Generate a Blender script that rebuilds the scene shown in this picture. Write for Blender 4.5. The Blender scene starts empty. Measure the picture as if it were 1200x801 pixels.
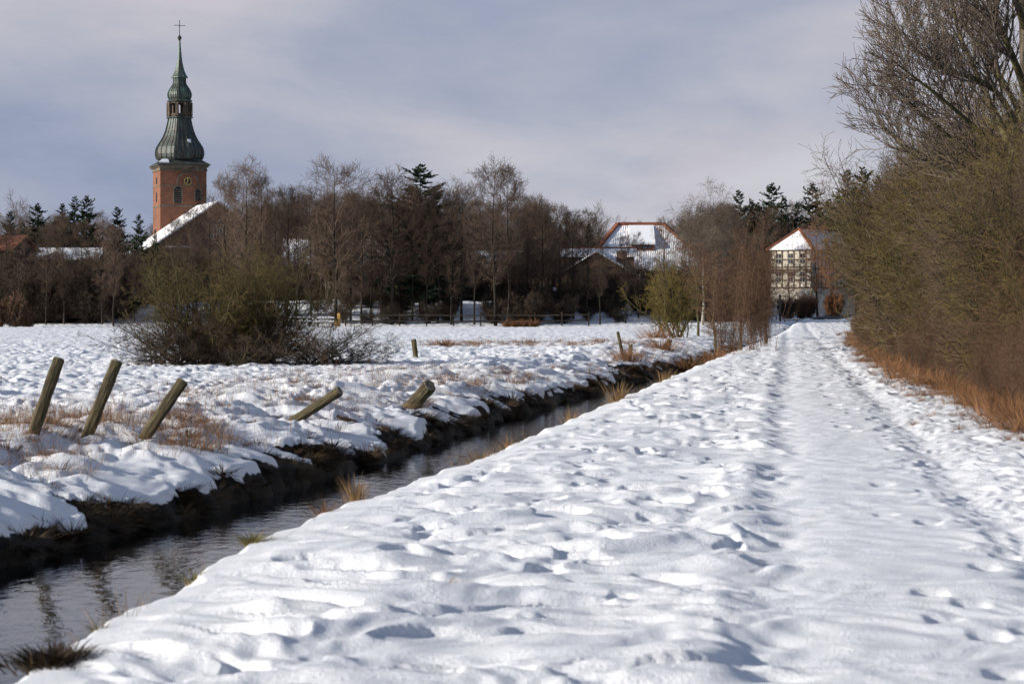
import bpy, math, random
import numpy as np
from mathutils import Vector, Matrix
random.seed(7); RNG = np.random.default_rng(11)
R = math.radians
C = bpy.context.scene.collection
# ------------------------------------------------------------------ camera, light, exposure
F = 2833.0; CX = 600.0; HY = 362.0; CZ = 1.6     # photo pixel focal length, horizon row, eye height
cam = bpy.data.cameras.new('camera'); cam.lens = 85; cam.sensor_width = 36
cam.shift_y = -(400.5-HY)/1200
cam.clip_start = 0.5; cam.clip_end = 8000
cam.dof.use_dof = True; cam.dof.focus_distance = 75; cam.dof.aperture_fstop = 5.6
co = bpy.data.objects.new('camera', cam); C.objects.link(co)
co.location = (0, 0, CZ); co.rotation_euler = (R(90), 0, 0)
S = bpy.context.scene; S.camera = co
SUN_EL, SUN_AZ = 18.0, 198.0      # azimuth: angle of the direction TO the sun in the XY plane
w = bpy.data.worlds.new("World"); S.world = w; w.use_nodes = True
nt = w.node_tree; nt.nodes.clear()
def N(t, typ, **kw):
    n = t.nodes.new(typ)
    for k, v in kw.items():
        if k == 'i':
            for a, b in v.items(): n.inputs[a].default_value = b
        else: setattr(n, k, v)
    return n
L = lambda t, a, b: t.links.new(a, b)
def ramp(t, src, stops, interp='LINEAR'):
    r = N(t, 'ShaderNodeValToRGB'); cr = r.color_ramp; cr.interpolation = interp
    while len(cr.elements) < len(stops): cr.elements.new(0.5)
    for e, (p, c) in zip(cr.elements, stops):
        e.position = p; e.color = (*c, 1) if len(c) == 3 else c
    L(t, src, r.inputs[0]); return r.outputs[0]
sky = N(nt, 'ShaderNodeTexSky', sky_type='NISHITA', sun_disc=False)
sky.sun_elevation = R(SUN_EL); sky.sun_rotation = R(90-SUN_AZ); sky.air_density = 1.0; sky.dust_density = 0.6; sky.ozone_density = 3.0
tc = N(nt, 'ShaderNodeTexCoord')
mp = N(nt, 'ShaderNodeMapping'); mp.inputs['Scale'].default_value = (4.5, 4.5, 16); mp.inputs['Rotation'].default_value = (0, R(-9), 0)
L(nt, tc.outputs['Generated'], mp.inputs[0])
n1 = N(nt, 'ShaderNodeTexNoise', i={'Scale': 1.3, 'Detail': 5, 'Roughness': .5, 'Distortion': .35}); L(nt, mp.outputs[0], n1.inputs[0])
mp2 = N(nt, 'ShaderNodeMapping'); mp2.inputs['Scale'].default_value = (3, 3, 9); mp2.inputs['Location'].default_value = (3.1, 1.7, .3)
L(nt, tc.outputs['Generated'], mp2.inputs[0])
n2 = N(nt, 'ShaderNodeTexNoise', i={'Scale': 1.6, 'Detail': 6, 'Roughness': .52, 'Distortion': .2}); L(nt, mp2.outputs[0], n2.inputs[0])
skyc = N(nt, 'ShaderNodeVectorMath', operation='SCALE'); L(nt, sky.outputs[0], skyc.inputs[0]); skyc.inputs['Scale'].default_value = 0.085
cov0 = ramp(nt, n1.outputs[0], [(0.34, (.0,)*3), (0.62, (.45,)*3)])
sxz = N(nt, 'ShaderNodeSeparateXYZ'); L(nt, tc.outputs['Generated'], sxz.inputs[0])
lowb = N(nt, 'ShaderNodeMapRange', i={1: .15, 2: .34, 3: 1, 4: 0}); L(nt, sxz.outputs[2], lowb.inputs[0])
cvm = N(nt, 'ShaderNodeMath', operation='MAXIMUM'); L(nt, cov0, cvm.inputs[0]); L(nt, lowb.outputs[0], cvm.inputs[1]); cover = cvm.outputs[0]
cloudc = ramp(nt, n2.outputs[0], [(0.34, (.225, .272, .385)), (0.50, (.325, .350, .435)), (0.66, (.46, .448, .495))])
mixs = N(nt, 'ShaderNodeMix', data_type='RGBA'); L(nt, cover, mixs.inputs[0]); L(nt, skyc.outputs[0], mixs.inputs[6]); L(nt, cloudc, mixs.inputs[7])
# a bright bank of cloud low ahead, a little right of the middle
gd = N(nt, 'ShaderNodeVectorMath', operation='DISTANCE'); mpg = N(nt, 'ShaderNodeMapping'); mpg.inputs['Scale'].default_value = (1, 1, 2.2); L(nt, tc.outputs['Generated'], mpg.inputs[0]); L(nt, mpg.outputs[0], gd.inputs[0]); gd.inputs[1].default_value = (.07, .99, .11)
gr = N(nt, 'ShaderNodeMapRange', interpolation_type='SMOOTHSTEP', i={1: .0, 2: .13, 3: 1, 4: 0}); L(nt, gd.outputs['Value'], gr.inputs[0])
gm = N(nt, 'ShaderNodeMath', operation='MULTIPLY'); L(nt, gr.outputs[0], gm.inputs[0]); L(nt, ramp(nt, n1.outputs[0], [(.4, (0,)*3), (.62, (1,)*3)]), gm.inputs[1])
mg = N(nt, 'ShaderNodeMix', data_type='RGBA'); L(nt, gm.outputs[0], mg.inputs[0]); L(nt, mixs.outputs[2], mg.inputs[6]); mg.inputs[7].default_value = (.53, .545, .58, 1); mixs = mg
bg = N(nt, 'ShaderNodeBackground', i={'Strength': 1.0}); L(nt, mixs.outputs[2], bg.inputs[0])
wo = N(nt, 'ShaderNodeOutputWorld'); L(nt, bg.outputs[0], wo.inputs[0])
sl = bpy.data.lights.new('sun', 'SUN'); sl.energy = 5.0; sl.angle = R(0.6); sl.color = (1, .935, .84)
so = bpy.data.objects.new('sun', sl); C.objects.link(so)
sd = Vector((math.cos(R(SUN_EL))*math.cos(R(SUN_AZ)), math.cos(R(SUN_EL))*math.sin(R(SUN_AZ)), math.sin(R(SUN_EL))))
so.rotation_euler = sd.to_track_quat('Z', 'Y').to_euler()
S.view_settings.view_transform = 'Standard'; S.view_settings.look = 'None'
S.view_settings.exposure = 0.28; S.view_settings.gamma = 1
S.cycles.max_bounces = 5; S.cycles.diffuse_bounces = 3; S.cycles.glossy_bounces = 3
S.cycles.use_adaptive_sampling = True

def at(px, py, Y): return Vector(((px-CX)/F*Y, Y, CZ+(HY-py)/F*Y))
def xat(px, Y): return (px-CX)/F*Y
# ------------------------------------------------------------------ noise
def _h(ix, iy, s):
    h = (ix.astype(np.int64)*374761393 + iy.astype(np.int64)*668265263 + s*2147483647) & 0xffffffff
    h = ((h ^ (h >> 13))*1274126177) & 0xffffffff
    return ((h ^ (h >> 16)) & 0xffff)/65535.0
def pn(x, y, s=0):
    x = np.asarray(x, float); y = np.asarray(y, float)+np.zeros_like(x)
    x0 = np.floor(x); y0 = np.floor(y); fx = x-x0; fy = y-y0
    def g(dx, dy):
        a = _h(x0+dx, y0+dy, s)*2*np.pi
        return np.cos(a)*(fx-dx)+np.sin(a)*(fy-dy)
    u = fx*fx*fx*(fx*(fx*6-15)+10); v = fy*fy*fy*(fy*(fy*6-15)+10)
    a = g(0, 0); b = g(1, 0); c = g(0, 1); d = g(1, 1)
    return ((a+(b-a)*u)*(1-v)+(c+(d-c)*u)*v)*1.6
def ss(a, b, x):
    t = np.clip((x-a)/(b-a), 0, 1); return t*t*(3-2*t)
# ------------------------------------------------------------------ ground height
_Y = np.arange(-60, 400, .5)
def _tab(t):
    v = np.interp(_Y, [a for a, b in t], [b for a, b in t])
    k = np.exp(-(np.arange(-12, 13)/5.0)**2); k /= k.sum()
    return np.convolve(np.pad(v, 12, 'edge'), k, 'valid')
_near = _tab([(-60, -5), (5, -2.5), (10.4, -2.24), (15.7, -2.03), (19.9, -1.53), (27, -.36), (38.4, 1.12), (72, 5.6), (107, 10.3), (140, 15.0), (400, 50)])
_left = _tab([(-60, -9), (5, -6.1), (12, -5.6), (19.6, -4.6), (30.7, -2.52), (48.7, -.1), (72, 3.45), (107, 9.0), (140, 14.8), (400, 50)])
_hedge = [(20, 5.6), (31.7, 6.9), (46, 8.3), (58, 9.3), (100, 14.1), (151, 21.0), (230, 31), (300, 40)]
def Xn(y): return np.interp(y, _Y, _near)
def Xl(y): return np.interp(y, _Y, _left)
def Xh(y): return np.interp(y, [a for a, b in _hedge], [b for a, b in _hedge])
def Xp(y): return .14+.114*y          # left wheel track
def ground(x, y):
    x = np.asarray(x, float); y = np.asarray(y, float)
    dn = x-Xn(y); dl = Xl(y)-x
    dn = dn + .10*pn(y*.8, x*.3, 3)+.05*pn(y*2.3, x, 4)
    dlw = dl + .16*pn(y*.55, 0*x, 5)+.12*pn(y*1.7, x*.4, 6)
    hr = np.interp(dn, [-.8, -.35, -.05, .12, .5, 1.2], [-1.15, -.78, -.22, -.08, -.02, 0])
    hl = np.interp(dlw, [-.7, 0, .07, .22, .5, 1.3, 3.0, 5.5], [-1.2, -.66, -.52, -.40, -.31, -.15, .05, 0.0])
    cut = ss(-.25, .25, pn(y*.33, 0*x, 71)); hl = hl+(1-cut)*np.interp(dlw, [0, .1, .3, .9, 1.6], [0, -.04, -.10, -.06, 0])+cut*np.interp(dlw, [0, .06, .25, .8, 1.6], [0, .05, .10, .05, 0])
    onr = hr > hl
    z = np.maximum(hr, hl)
    # the far village bank and the road's gentle rise
    u = x/np.maximum(y, 1)
    lf = 1-ss(.055, .095, u)
    z = z + lf*2.3*ss(207, 232, y)*(1-.35*ss(-.1, -.2, u)) + (1-lf)*.75*ss(150, 285, y) - lf*.35*ss(203.5, 205.5, y)*(1-ss(206, 208.5, y))
    # snow cover
    near_l = (~onr)&(dl > -.3)
    big = np.clip(pn(y*.75, x*.15, 8)-.12, 0, 1)*2.9
    fing = .5+.5*pn(y*2.1+x*.5, 0*x, 9)*.8+.5*pn(y*4.3+x*1.3, 0*x, 19)*.6
    e = .04+.52*fing*np.clip(.42+.9*pn(y*.8, 0*x, 10), 0, 1)+big*1.2*np.clip(fing-.1, 0, 1)+.07*pn(x*5, y*3, 12)
    ml = ss(0, .09, dlw-e)
    mr = ss(-.30, -.05, dn+.12*pn(x*3, y*2, 13))
    patch = np.clip(pn(x*.9, y*.7, 14)*1.0+pn(x*3.1, y*2.6, 15)*.55-.78, 0, 1)*4      # thin places in the meadow
    m = np.where(onr, mr, ml*(1-np.clip(patch, 0, 1)*ss(.8, 3, dl)))
    # relief
    off = x-Xp(y)
    verge = ss(.1, .8, dn)*(1-ss(-.55, -.15, off))
    smooth = ss(-.25, .15, off)*(1-ss(.75, 1.25, off))
    roughr = ss(.8, 1.3, off)
    wx = x+.35*pn(x*.8, y*.8, 21); wy = y+.45*pn(x*.7, y*.7, 22)
    r1 = pn(wx*.62, wy*1.0, 23); r2 = pn(wx*1.7, wy*2.5, 24); r3 = pn(wx*3.6, wy*4.8, 25); r4 = pn(wx*7, wy*8, 26)
    hum = .05*r1+.060*r2*(.7+.5*r1)-.05*np.clip(r2-.22, 0, 1)+.022*r3+.008*r4-.04*ss(.28, .5, pn(wx*2.3+9, wy*3.4, 27))
    zr = hum*verge*1.15 + smooth*(.012*r2+.012*r3+.006*r4) + roughr*(.022*r2+.032*r3+.022*r4)
    off = off+.10*pn(y*.16, 0*x, 36)+.05*pn(y*.5, x*.3, 37)
    zr = zr-.028*np.exp(-((off+.18)/.22)**2)*(1+1.2*r3+.9*r2)+.022*np.exp(-((off+.5)/.22)**2)
    zr = zr-.045*np.exp(-((off-1.42)/.22)**2)*(1+.7*r3)
    far = ss(35, 60, y); zr = zr+far*ss(-.3, .2, off)*(.03*r2+.022*r3)
    for (o, st, w_, sd_) in ((.72, .62, .085, 31), (1.86, .72, .085, 32), (2.35, .7, .09, 33), (1.15, .75, .08, 35)):
        k = np.floor(y/st); jx = (_h(k, 0*k, sd_)-.5)*.12+np.where(k % 2 == 0, .09, -.09)
        fy = (y/st-k-.5)*st+(_h(k, 0*k+3, sd_)-.5)*.16
        on = _h(k, 0*k+7, sd_) > (.45 if o > .3 else .6)
        if o == .72: on = on&((y < 13.4)|((y > 17) & (y < 22))|(y > 30))
        if o == -.75: on = on&(y > 18)
        zr = zr-on*.04*np.exp(-((off-o-jx)/w_)**4-(fy/.15)**4)
    wd = ss(.3, 1.5, dl)
    l1 = pn(wx*.7, wy*.8, 41); l2 = pn(wx*1.8, wy*1.6, 42); l3 = pn(wx*4, wy*3.4, 43)
    zl = (.08*l1*ss(5.5, 3, dl)*ss(.4, 1.5, dl)+.035*l1+.05*l2+.05*l3+.022*r4)*(.35+.65*wd)
    rdg = 1-np.abs(pn(y*.9+x*.55, x*.25-y*.05, 44)); zl = zl+.055*(rdg-.7)*ss(.2, .6, dl)*(1-ss(1.8, 3.2, dl))
    zl = zl*(1-.45*ss(90, 130, y))
    z = z+np.where(onr, zr, zl*ss(.05, .6, dl))+m*np.where(onr, .05, .085+.03*l2)
    # rough ragged soil where the bank is bare
    z = z+(1-m)*near_l*(.05*pn(x*6, y*4, 51)+.03*pn(x*13, y*9, 52))*ss(-.1, .05, dl)
    z = z+ss(212, 225, y)*(.25*pn(x*.12, y*.12, 61)+.12*pn(x*.5, y*.5, 62))*lf
    return z, m
def gz(x, y): return float(ground(np.array([x]), np.array([y]))[0][0])
# ------------------------------------------------------------------ mesh helpers
def mesh_np(name, V, Fq, smooth=True):
    V = np.asarray(V, np.float32); Fq = np.asarray(Fq, np.int32)
    me = bpy.data.meshes.new(name); n, k = Fq.shape
    me.vertices.add(len(V)); me.vertices.foreach_set('co', V.ravel())
    me.loops.add(n*k); me.loops.foreach_set('vertex_index', Fq.ravel())
    me.polygons.add(n); me.polygons.foreach_set('loop_start', np.arange(0, n*k, k, dtype=np.int32))
    me.update(calc_edges=True)
    if not smooth: me.shade_flat()
    return me
def link(name, me, mat=None, parent=None):
    o = bpy.data.objects.new(name, me); C.objects.link(o)
    if mat is not None: me.materials.append(mat)
    if parent is not None: o.parent = parent
    return o
def tag(o, label=None, cat=None, group=None, kind=None):
    if label: o['label'] = label
    if cat: o['category'] = cat
    if group: o['group'] = group
    if kind: o['kind'] = kind
    return o
def empty(name, loc, label, cat, group=None, rz=0, sc=1):
    o = bpy.data.objects.new(name, None); C.objects.link(o)
    o.location = loc; o.rotation_euler = (0, 0, rz); o.scale = (sc, sc, sc) if not hasattr(sc, '__len__') else sc
    o.empty_display_size = .3
    return tag(o, label, cat, group)
class MB:
    def __init__(s): s.v = []; s.f = []
    def poly(s, pts):
        n = len(s.v); s.v += [tuple(p) for p in pts]; s.f.append(tuple(range(n, n+len(pts))))
    def box(s, x0, x1, y0, y1, z0, z1, M=None):
        c = [Vector(p) for p in ((x0, y0, z0), (x1, y0, z0), (x1, y1, z0), (x0, y1, z0), (x0, y0, z1), (x1, y0, z1), (x1, y1, z1), (x0, y1, z1))]
        if M is not None: c = [M@p for p in c]
        n = len(s.v); s.v += [tuple(p) for p in c]
        s.f += [tuple(n+i for i in q) for q in ((0, 3, 2, 1), (4, 5, 6, 7), (0, 1, 5, 4), (1, 2, 6, 5), (2, 3, 7, 6), (3, 0, 4, 7))]
    def prism(s, pts, d):        # planar polygon pts extruded by vector d
        d = Vector(d); n = len(s.v); k = len(pts)
        s.v += [tuple(p) for p in pts]+[tuple(Vector(p)+d) for p in pts]
        s.f.append(tuple(range(n+k-1, n-1, -1))); s.f.append(tuple(range(n+k, n+2*k)))
        for i in range(k): j = (i+1) % k; s.f.append((n+i, n+j, n+k+j, n+k+i))
    def lathe(s, prof, sides, ph=0, cap=True, c=(0, 0)):
        n = len(s.v)
        for (r, z) in prof:
            for i in range(sides):
                a = ph+2*math.pi*i/sides; s.v.append((c[0]+r*math.cos(a), c[1]+r*math.sin(a), z))
        for j in range(len(prof)-1):
            for i in range(sides):
                k = (i+1) % sides
                s.f.append((n+j*sides+i, n+j*sides+k, n+(j+1)*sides+k, n+(j+1)*sides+i))
        if cap:
            s.f.append(tuple(range(n+sides-1, n-1, -1))); m = n+(len(prof)-1)*sides; s.f.append(tuple(range(m, m+sides)))
    def build(s, name, mat, parent=None, bevel=0, smooth=False):
        me = bpy.data.meshes.new(name); me.from_pydata(s.v, [], s.f)
        import bmesh
        b = bmesh.new(); b.from_mesh(me); bmesh.ops.recalc_face_normals(b, faces=b.faces)
        if bevel: bmesh.ops.bevel(b, geom=list(b.edges), offset=bevel, segments=1, affect='EDGES', clamp_overlap=True)
        b.to_mesh(me); b.free()
        if not smooth: me.shade_flat()
        return link(name, me, mat, parent)
# ------------------------------------------------------------------ materials
def mat(name, c1, c2, scale=5, rough=.85, bump=0, detail=4, stretch=(1, 1, 1), pos=(.35, .65), rnd=0, spec=.25, c3=None):
    m = bpy.data.materials.new(name); m.use_nodes = True; t = m.node_tree
    b = t.nodes['Principled BSDF']; b.inputs['Roughness'].default_value = rough; b.inputs['Specular IOR Level'].default_value = spec
    g = N(t, 'ShaderNodeNewGeometry') if False else N(t, 'ShaderNodeTexCoord')
    mpn = N(t, 'ShaderNodeMapping'); mpn.inputs['Scale'].default_value = stretch; L(t, g.outputs['Object'], mpn.inputs[0])
    n = N(t, 'ShaderNodeTexNoise', i={'Scale': scale, 'Detail': detail, 'Roughness': .6}); L(t, mpn.outputs[0], n.inputs[0])
    st = [(pos[0], c1), (pos[1], c2)] if c3 is None else [(pos[0], c1), ((pos[0]+pos[1])/2, c2), (pos[1], c3)]
    col = ramp(t, n.outputs[0], st)
    if rnd:
        oi = N(t, 'ShaderNodeObjectInfo'); mr = N(t, 'ShaderNodeMapRange', i={3: 1-rnd, 4: 1+rnd}); L(t, oi.outputs['Random'], mr.inputs[0])
        vm = N(t, 'ShaderNodeVectorMath', operation='SCALE'); L(t, col, vm.inputs[0]); L(t, mr.outputs[0], vm.inputs['Scale']); col = vm.outputs[0]
    L(t, col, b.inputs['Base Color'])
    if bump:
        bn = N(t, 'ShaderNodeBump', i={'Strength': 1.0, 'Distance': bump}); L(t, n.outputs[0], bn.inputs['Height']); L(t, bn.outputs[0], b.inputs['Normal'])
    return m
SNOW = (.86, .87, .90)
M = {}
M['snow_cap'] = mat('snow_cap', (.80, .82, .86), (.88, .89, .91), 8, .7, .02)
M['bark'] = mat('bark', (.035, .028, .022), (.11, .09, .065), 2.2, .9, .01, stretch=(3, 3, .6), rnd=.25)
M['bark_dark'] = mat('bark_dark', (.012, .010, .008), (.040, .032, .024), 2.0, .9, .01, stretch=(3, 3, .6), rnd=.3)
M['bark_birch'] = mat('bark_birch', (.12, .10, .08), (.55, .50, .42), 3, .8, .005, stretch=(1, 1, 3), rnd=.1)
M['twig_alder'] = mat('twig_alder', (.065, .044, .032), (.150, .100, .070), .35, .85, pos=(.3, .7), rnd=.25)
M['twig_grey'] = mat('twig_grey', (.08, .062, .048), (.18, .14, .105), .35, .85, pos=(.3, .7), rnd=.25)
M['twig_dark'] = mat('twig_dark', (.040, .029, .022), (.115, .080, .055), .3, .9, pos=(.3, .7), rnd=.35)
M['twig_olive'] = mat('twig_olive', (.066, .046, .022), (.150, .114, .040), .9, .85, pos=(.3, .7), rnd=.15)
M['twig_yellow'] = mat('twig_yellow', (.085, .062, .020), (.18, .135, .034), .9, .85, pos=(.3, .7))
M['twig_red'] = mat('twig_red', (.085, .050, .032), (.185, .105, .062), .8, .85, pos=(.3, .7), rnd=.15)
M['twig_rust'] = mat('twig_rust', (.15, .070, .035), (.30, .145, .065), .8, .85, pos=(.3, .7))
M['bark_moss'] = mat('bark_moss', (.04, .034, .02), (.13, .115, .05), 2.5, .9, .01, stretch=(2, 2, 1))
M['needles'] = mat('needles', (.012, .022, .014), (.045, .065, .032), .8, .8, pos=(.3, .7), rnd=.3)
M['drygrass'] = mat('drygrass', (.15, .088, .038), (.38, .235, .105), 3, .8, pos=(.3, .7), rnd=.2)
M['drygrass_rust'] = mat('drygrass_rust', (.085, .040, .020), (.34, .175, .08), 3, .8, pos=(.3, .7), rnd=.25)
M['wetgrass'] = mat('wetgrass', (.018, .012, .007), (.085, .055, .028), 4, .8, pos=(.3, .7), rnd=.2)
M['greengrass'] = mat('greengrass', (.08, .07, .02), (.25, .20, .06), 5, .8, pos=(.3, .7))
M['post'] = mat('post', (.016, .013, .008), (.070, .055, .030), 7, .9, .006, stretch=(3, 3, .5), c3=(.17, .145, .075), pos=(.3, .72))
M['endgrain'] = mat('endgrain', (.10, .085, .06), (.30, .26, .19), 20, .9, .004)
M['wood'] = mat('wood', (.045, .036, .028), (.13, .10, .075), 3, .85)
M['wood_yellow'] = mat('wood_yellow', (.36, .20, .05), (.55, .33, .10), 3, .7)
M['wood_orange'] = mat('wood_orange', (.30, .13, .04), (.48, .24, .09), 3, .7)
M['sand'] = mat('sand', (.16, .12, .075), (.34, .26, .17), 2, .9)
M['plaster'] = mat('plaster', (.42, .38, .31), (.68, .62, .52), 2.2, .9)
M['timber'] = mat('timber', (.08, .062, .05), (.16, .125, .10), 2, .9)
M['tile_red'] = mat('tile_red', (.15, .055, .035), (.30, .115, .065), 1.5, .8)
M['glass'] = mat('glass', (.03, .035, .045), (.06, .07, .085), 1, .15, spec=.6)
M['iron'] = mat('iron', (.02, .02, .02), (.05, .045, .04), 8, .6)
M['gold'] = mat('gold', (.60, .42, .12), (.75, .55, .2), 8, .4)
M['black'] = mat('black', (.01, .01, .012), (.02, .02, .022), 8, .6)
M['lampglass'] = mat('lampglass', (.5, .5, .5), (.6, .6, .58), 8, .3)
M['asphalt'] = mat('asphalt', (.045, .045, .05), (.10, .10, .11), 3, .8)
M['shedboard'] = mat('shedboard', (.012, .011, .010), (.035, .030, .026), 3, .9)
def brickmat(name, a, b, mortar, bw=.25, bh=.075):
    m = bpy.data.materials.new(name); m.use_nodes = True; t = m.node_tree; bs = t.nodes['Principled BSDF']; bs.inputs['Roughness'].default_value = .9
    g = N(t, 'ShaderNodeTexCoord'); sx = N(t, 'ShaderNodeSeparateXYZ'); L(t, g.outputs['Object'], sx.inputs[0])
    ad = N(t, 'ShaderNodeMath', operation='ADD'); L(t, sx.outputs[0], ad.inputs[0]); L(t, sx.outputs[1], ad.inputs[1])
    cb = N(t, 'ShaderNodeCombineXYZ'); L(t, ad.outputs[0], cb.inputs[0]); L(t, sx.outputs[2], cb.inputs[1])
    br = N(t, 'ShaderNodeTexBrick', i={'Scale': 1.0, 'Mortar Size': .008, 'Brick Width': bw, 'Row Height': bh}); L(t, cb.outputs[0], br.inputs[0])
    br.inputs['Color1'].default_value = (*a, 1); br.inputs['Color2'].default_value = (*b, 1); br.inputs['Mortar'].default_value = (*mortar, 1)
    n = N(t, 'ShaderNodeTexNoise', i={'Scale': .55, 'Detail': 6, 'Roughness': .65}); L(t, g.outputs['Object'], n.inputs[0])
    f = ramp(t, n.outputs[0], [(.3, (.62,)*3), (.7, (1.18, 1.12, 1.08))])
    mx = N(t, 'ShaderNodeMix', data_type='RGBA', blend_type='MULTIPLY'); mx.inputs[0].default_value = 1
    L(t, br.outputs[0], mx.inputs[6]); L(t, f, mx.inputs[7]); L(t, mx.outputs[2], bs.inputs['Base Color']); return m
M['brick'] = brickmat('brick', (.185, .068, .033), (.26, .098, .048), (.19, .13, .10))
M['brick_dark'] = brickmat('brick_dark', (.11, .06, .045), (.15, .085, .06), (.12, .09, .07))
M['stone'] = mat('stone', (.09, .073, .055), (.21, .175, .13), 1.5, .9)
def coppermat():
    m = bpy.data.materials.new('copper'); m.use_nodes = True; t = m.node_tree; bs = t.nodes['Principled BSDF']
    bs.inputs['Roughness'].default_value = .55
    g = N(t, 'ShaderNodeTexCoord'); mpn = N(t, 'ShaderNodeMapping'); mpn.inputs['Scale'].default_value = (1.3, 1.3, .22); L(t, g.outputs['Object'], mpn.inputs[0])
    n = N(t, 'ShaderNodeTexNoise', i={'Scale': 1.0, 'Detail': 7, 'Roughness': .62}); L(t, mpn.outputs[0], n.inputs[0])
    mp3 = N(t, 'ShaderNodeMapping'); mp3.inputs['Scale'].default_value = (4, 4, .5); L(t, g.outputs['Object'], mp3.inputs[0])
    n3 = N(t, 'ShaderNodeTexNoise', i={'Scale': 1.0, 'Detail': 4, 'Roughness': .7}); L(t, mp3.outputs[0], n3.inputs[0])
    ad = N(t, 'ShaderNodeMix', data_type='FLOAT'); ad.inputs[0].default_value = .45; L(t, n.outputs[0], ad.inputs[2]); L(t, n3.outputs[0], ad.inputs[3])
    sx = N(t, 'ShaderNodeSeparateXYZ'); L(t, g.outputs['Object'], sx.inputs[0])
    # weathering: the upper stages have turned green, the big bulb is mostly brown
    mr = N(t, 'ShaderNodeMapRange', i={1: 20, 2: 34, 3: -.05, 4: .05}); L(t, sx.outputs[2], mr.inputs[0])
    a2 = N(t, 'ShaderNodeMath', operation='ADD'); L(t, ad.outputs[0], a2.inputs[0]); L(t, mr.outputs[0], a2.inputs[1])
    col = ramp(t, a2.outputs[0], [(.40, (.035, .032, .028)), (.50, (.050, .056, .048)), (.60, (.085, .135, .108)), (.70, (.16, .235, .185))])
    L(t, col, bs.inputs['Base Color']); bs.inputs['Metallic'].default_value = .0
    return m
M['copper'] = coppermat()
def roofsnow(name, base, amt=(.42, .52), sc=.8):       # tiles showing through snow
    m = bpy.data.materials.new(name); m.use_nodes = True; t = m.node_tree; bs = t.nodes['Principled BSDF']; bs.inputs['Roughness'].default_value = .75
    g = N(t, 'ShaderNodeTexCoord'); n = N(t, 'ShaderNodeTexNoise', i={'Scale': sc, 'Detail': 8, 'Roughness': .72}); L(t, g.outputs['Object'], n.inputs[0])
    wv = N(t, 'ShaderNodeTexWave', i={'Scale': 1.6, 'Distortion': .6, 'Detail': 2}); wv.bands_direction = 'X'; L(t, g.outputs['Object'], wv.inputs[0])
    ad = N(t, 'ShaderNodeMix', data_type='FLOAT'); ad.inputs[0].default_value = .10; L(t, n.outputs[0], ad.inputs[2]); L(t, wv.outputs[1], ad.inputs[3])
    col = ramp(t, ad.outputs[0], [(amt[0], base), (amt[1], (.84, .85, .88))]); L(t, col, bs.inputs['Base Color'])
    bn = N(t, 'ShaderNodeBump', i={'Distance': .04}); L(t, wv.outputs[1], bn.inputs['Height']); L(t, bn.outputs[0], bs.inputs['Normal'])
    return m
M['roof_snow'] = roofsnow('roof_snow', (.24, .10, .06), (.37, .46))
M['roof_snow_thick'] = roofsnow('roof_snow_thick', (.32, .14, .08), (.27, .36))
M['roof_snow_thin'] = roofsnow('roof_snow_thin', (.10, .08, .07), (.40, .50), 1.2)
def groundmat():
    m = bpy.data.materials.new('snow_ground'); m.use_nodes = True; t = m.node_tree; bs = t.nodes['Principled BSDF']
    g = N(t, 'ShaderNodeTexCoord')
    n = N(t, 'ShaderNodeTexNoise', i={'Scale': 9, 'Detail': 6, 'Roughness': .7}); L(t, g.outputs['Object'], n.inputs[0])
    soil = ramp(t, n.outputs[0], [(.35, (.006, .0045, .0035)), (.55, (.020, .014, .009)), (.72, (.06, .04, .022))])
    n2_ = N(t, 'ShaderNodeTexNoise', i={'Scale': 1.1, 'Detail': 3}); L(t, g.outputs['Object'], n2_.inputs[0])
    sn = ramp(t, n2_.outputs[0], [(.3, (.83, .845, .88)), (.7, (.885, .89, .905))])
    at_ = N(t, 'ShaderNodeAttribute', attribute_name='snow'); 
    adx = N(t, 'ShaderNodeMath', operation='MULTIPLY_ADD'); L(t, n.outputs[0], adx.inputs[0]); adx.inputs[1].default_value = .6; adx.inputs[2].default_value = -.3
    ad = N(t, 'ShaderNodeMath', operation='ADD'); L(t, at_.outputs['Fac'], ad.inputs[0]); L(t, adx.outputs[0], ad.inputs[1])
    fac = ramp(t, ad.outputs[0], [(.42, (0,)*3), (.55, (1,)*3)])
    mx = N(t, 'ShaderNodeMix', data_type='RGBA'); L(t, fac, mx.inputs[0]); L(t, soil, mx.inputs[6]); L(t, sn, mx.inputs[7]); L(t, mx.outputs[2], bs.inputs['Base Color'])
    bs.inputs['Roughness'].default_value = .65; bs.inputs['Specular IOR Level'].default_value = .2
    f1 = N(t, 'ShaderNodeTexNoise', i={'Scale': 38, 'Detail': 5, 'Roughness': .7}); L(t, g.outputs['Object'], f1.inputs[0])
    bn0 = N(t, 'ShaderNodeBump', i={'Strength': 1.0, 'Distance': .013}); L(t, f1.outputs[0], bn0.inputs['Height']); f2 = N(t, 'ShaderNodeTexNoise', i={'Scale': 150, 'Detail': 2}); L(t, g.outputs['Object'], f2.inputs[0]); bn = N(t, 'ShaderNodeBump', i={'Strength': 1.0, 'Distance': .004}); L(t, f2.outputs[0], bn.inputs['Height']); L(t, bn0.outputs[0], bn.inputs['Normal']); L(t, bn.outputs[0], bs.inputs['Normal'])
    return m
M['ground'] = groundmat()
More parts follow.
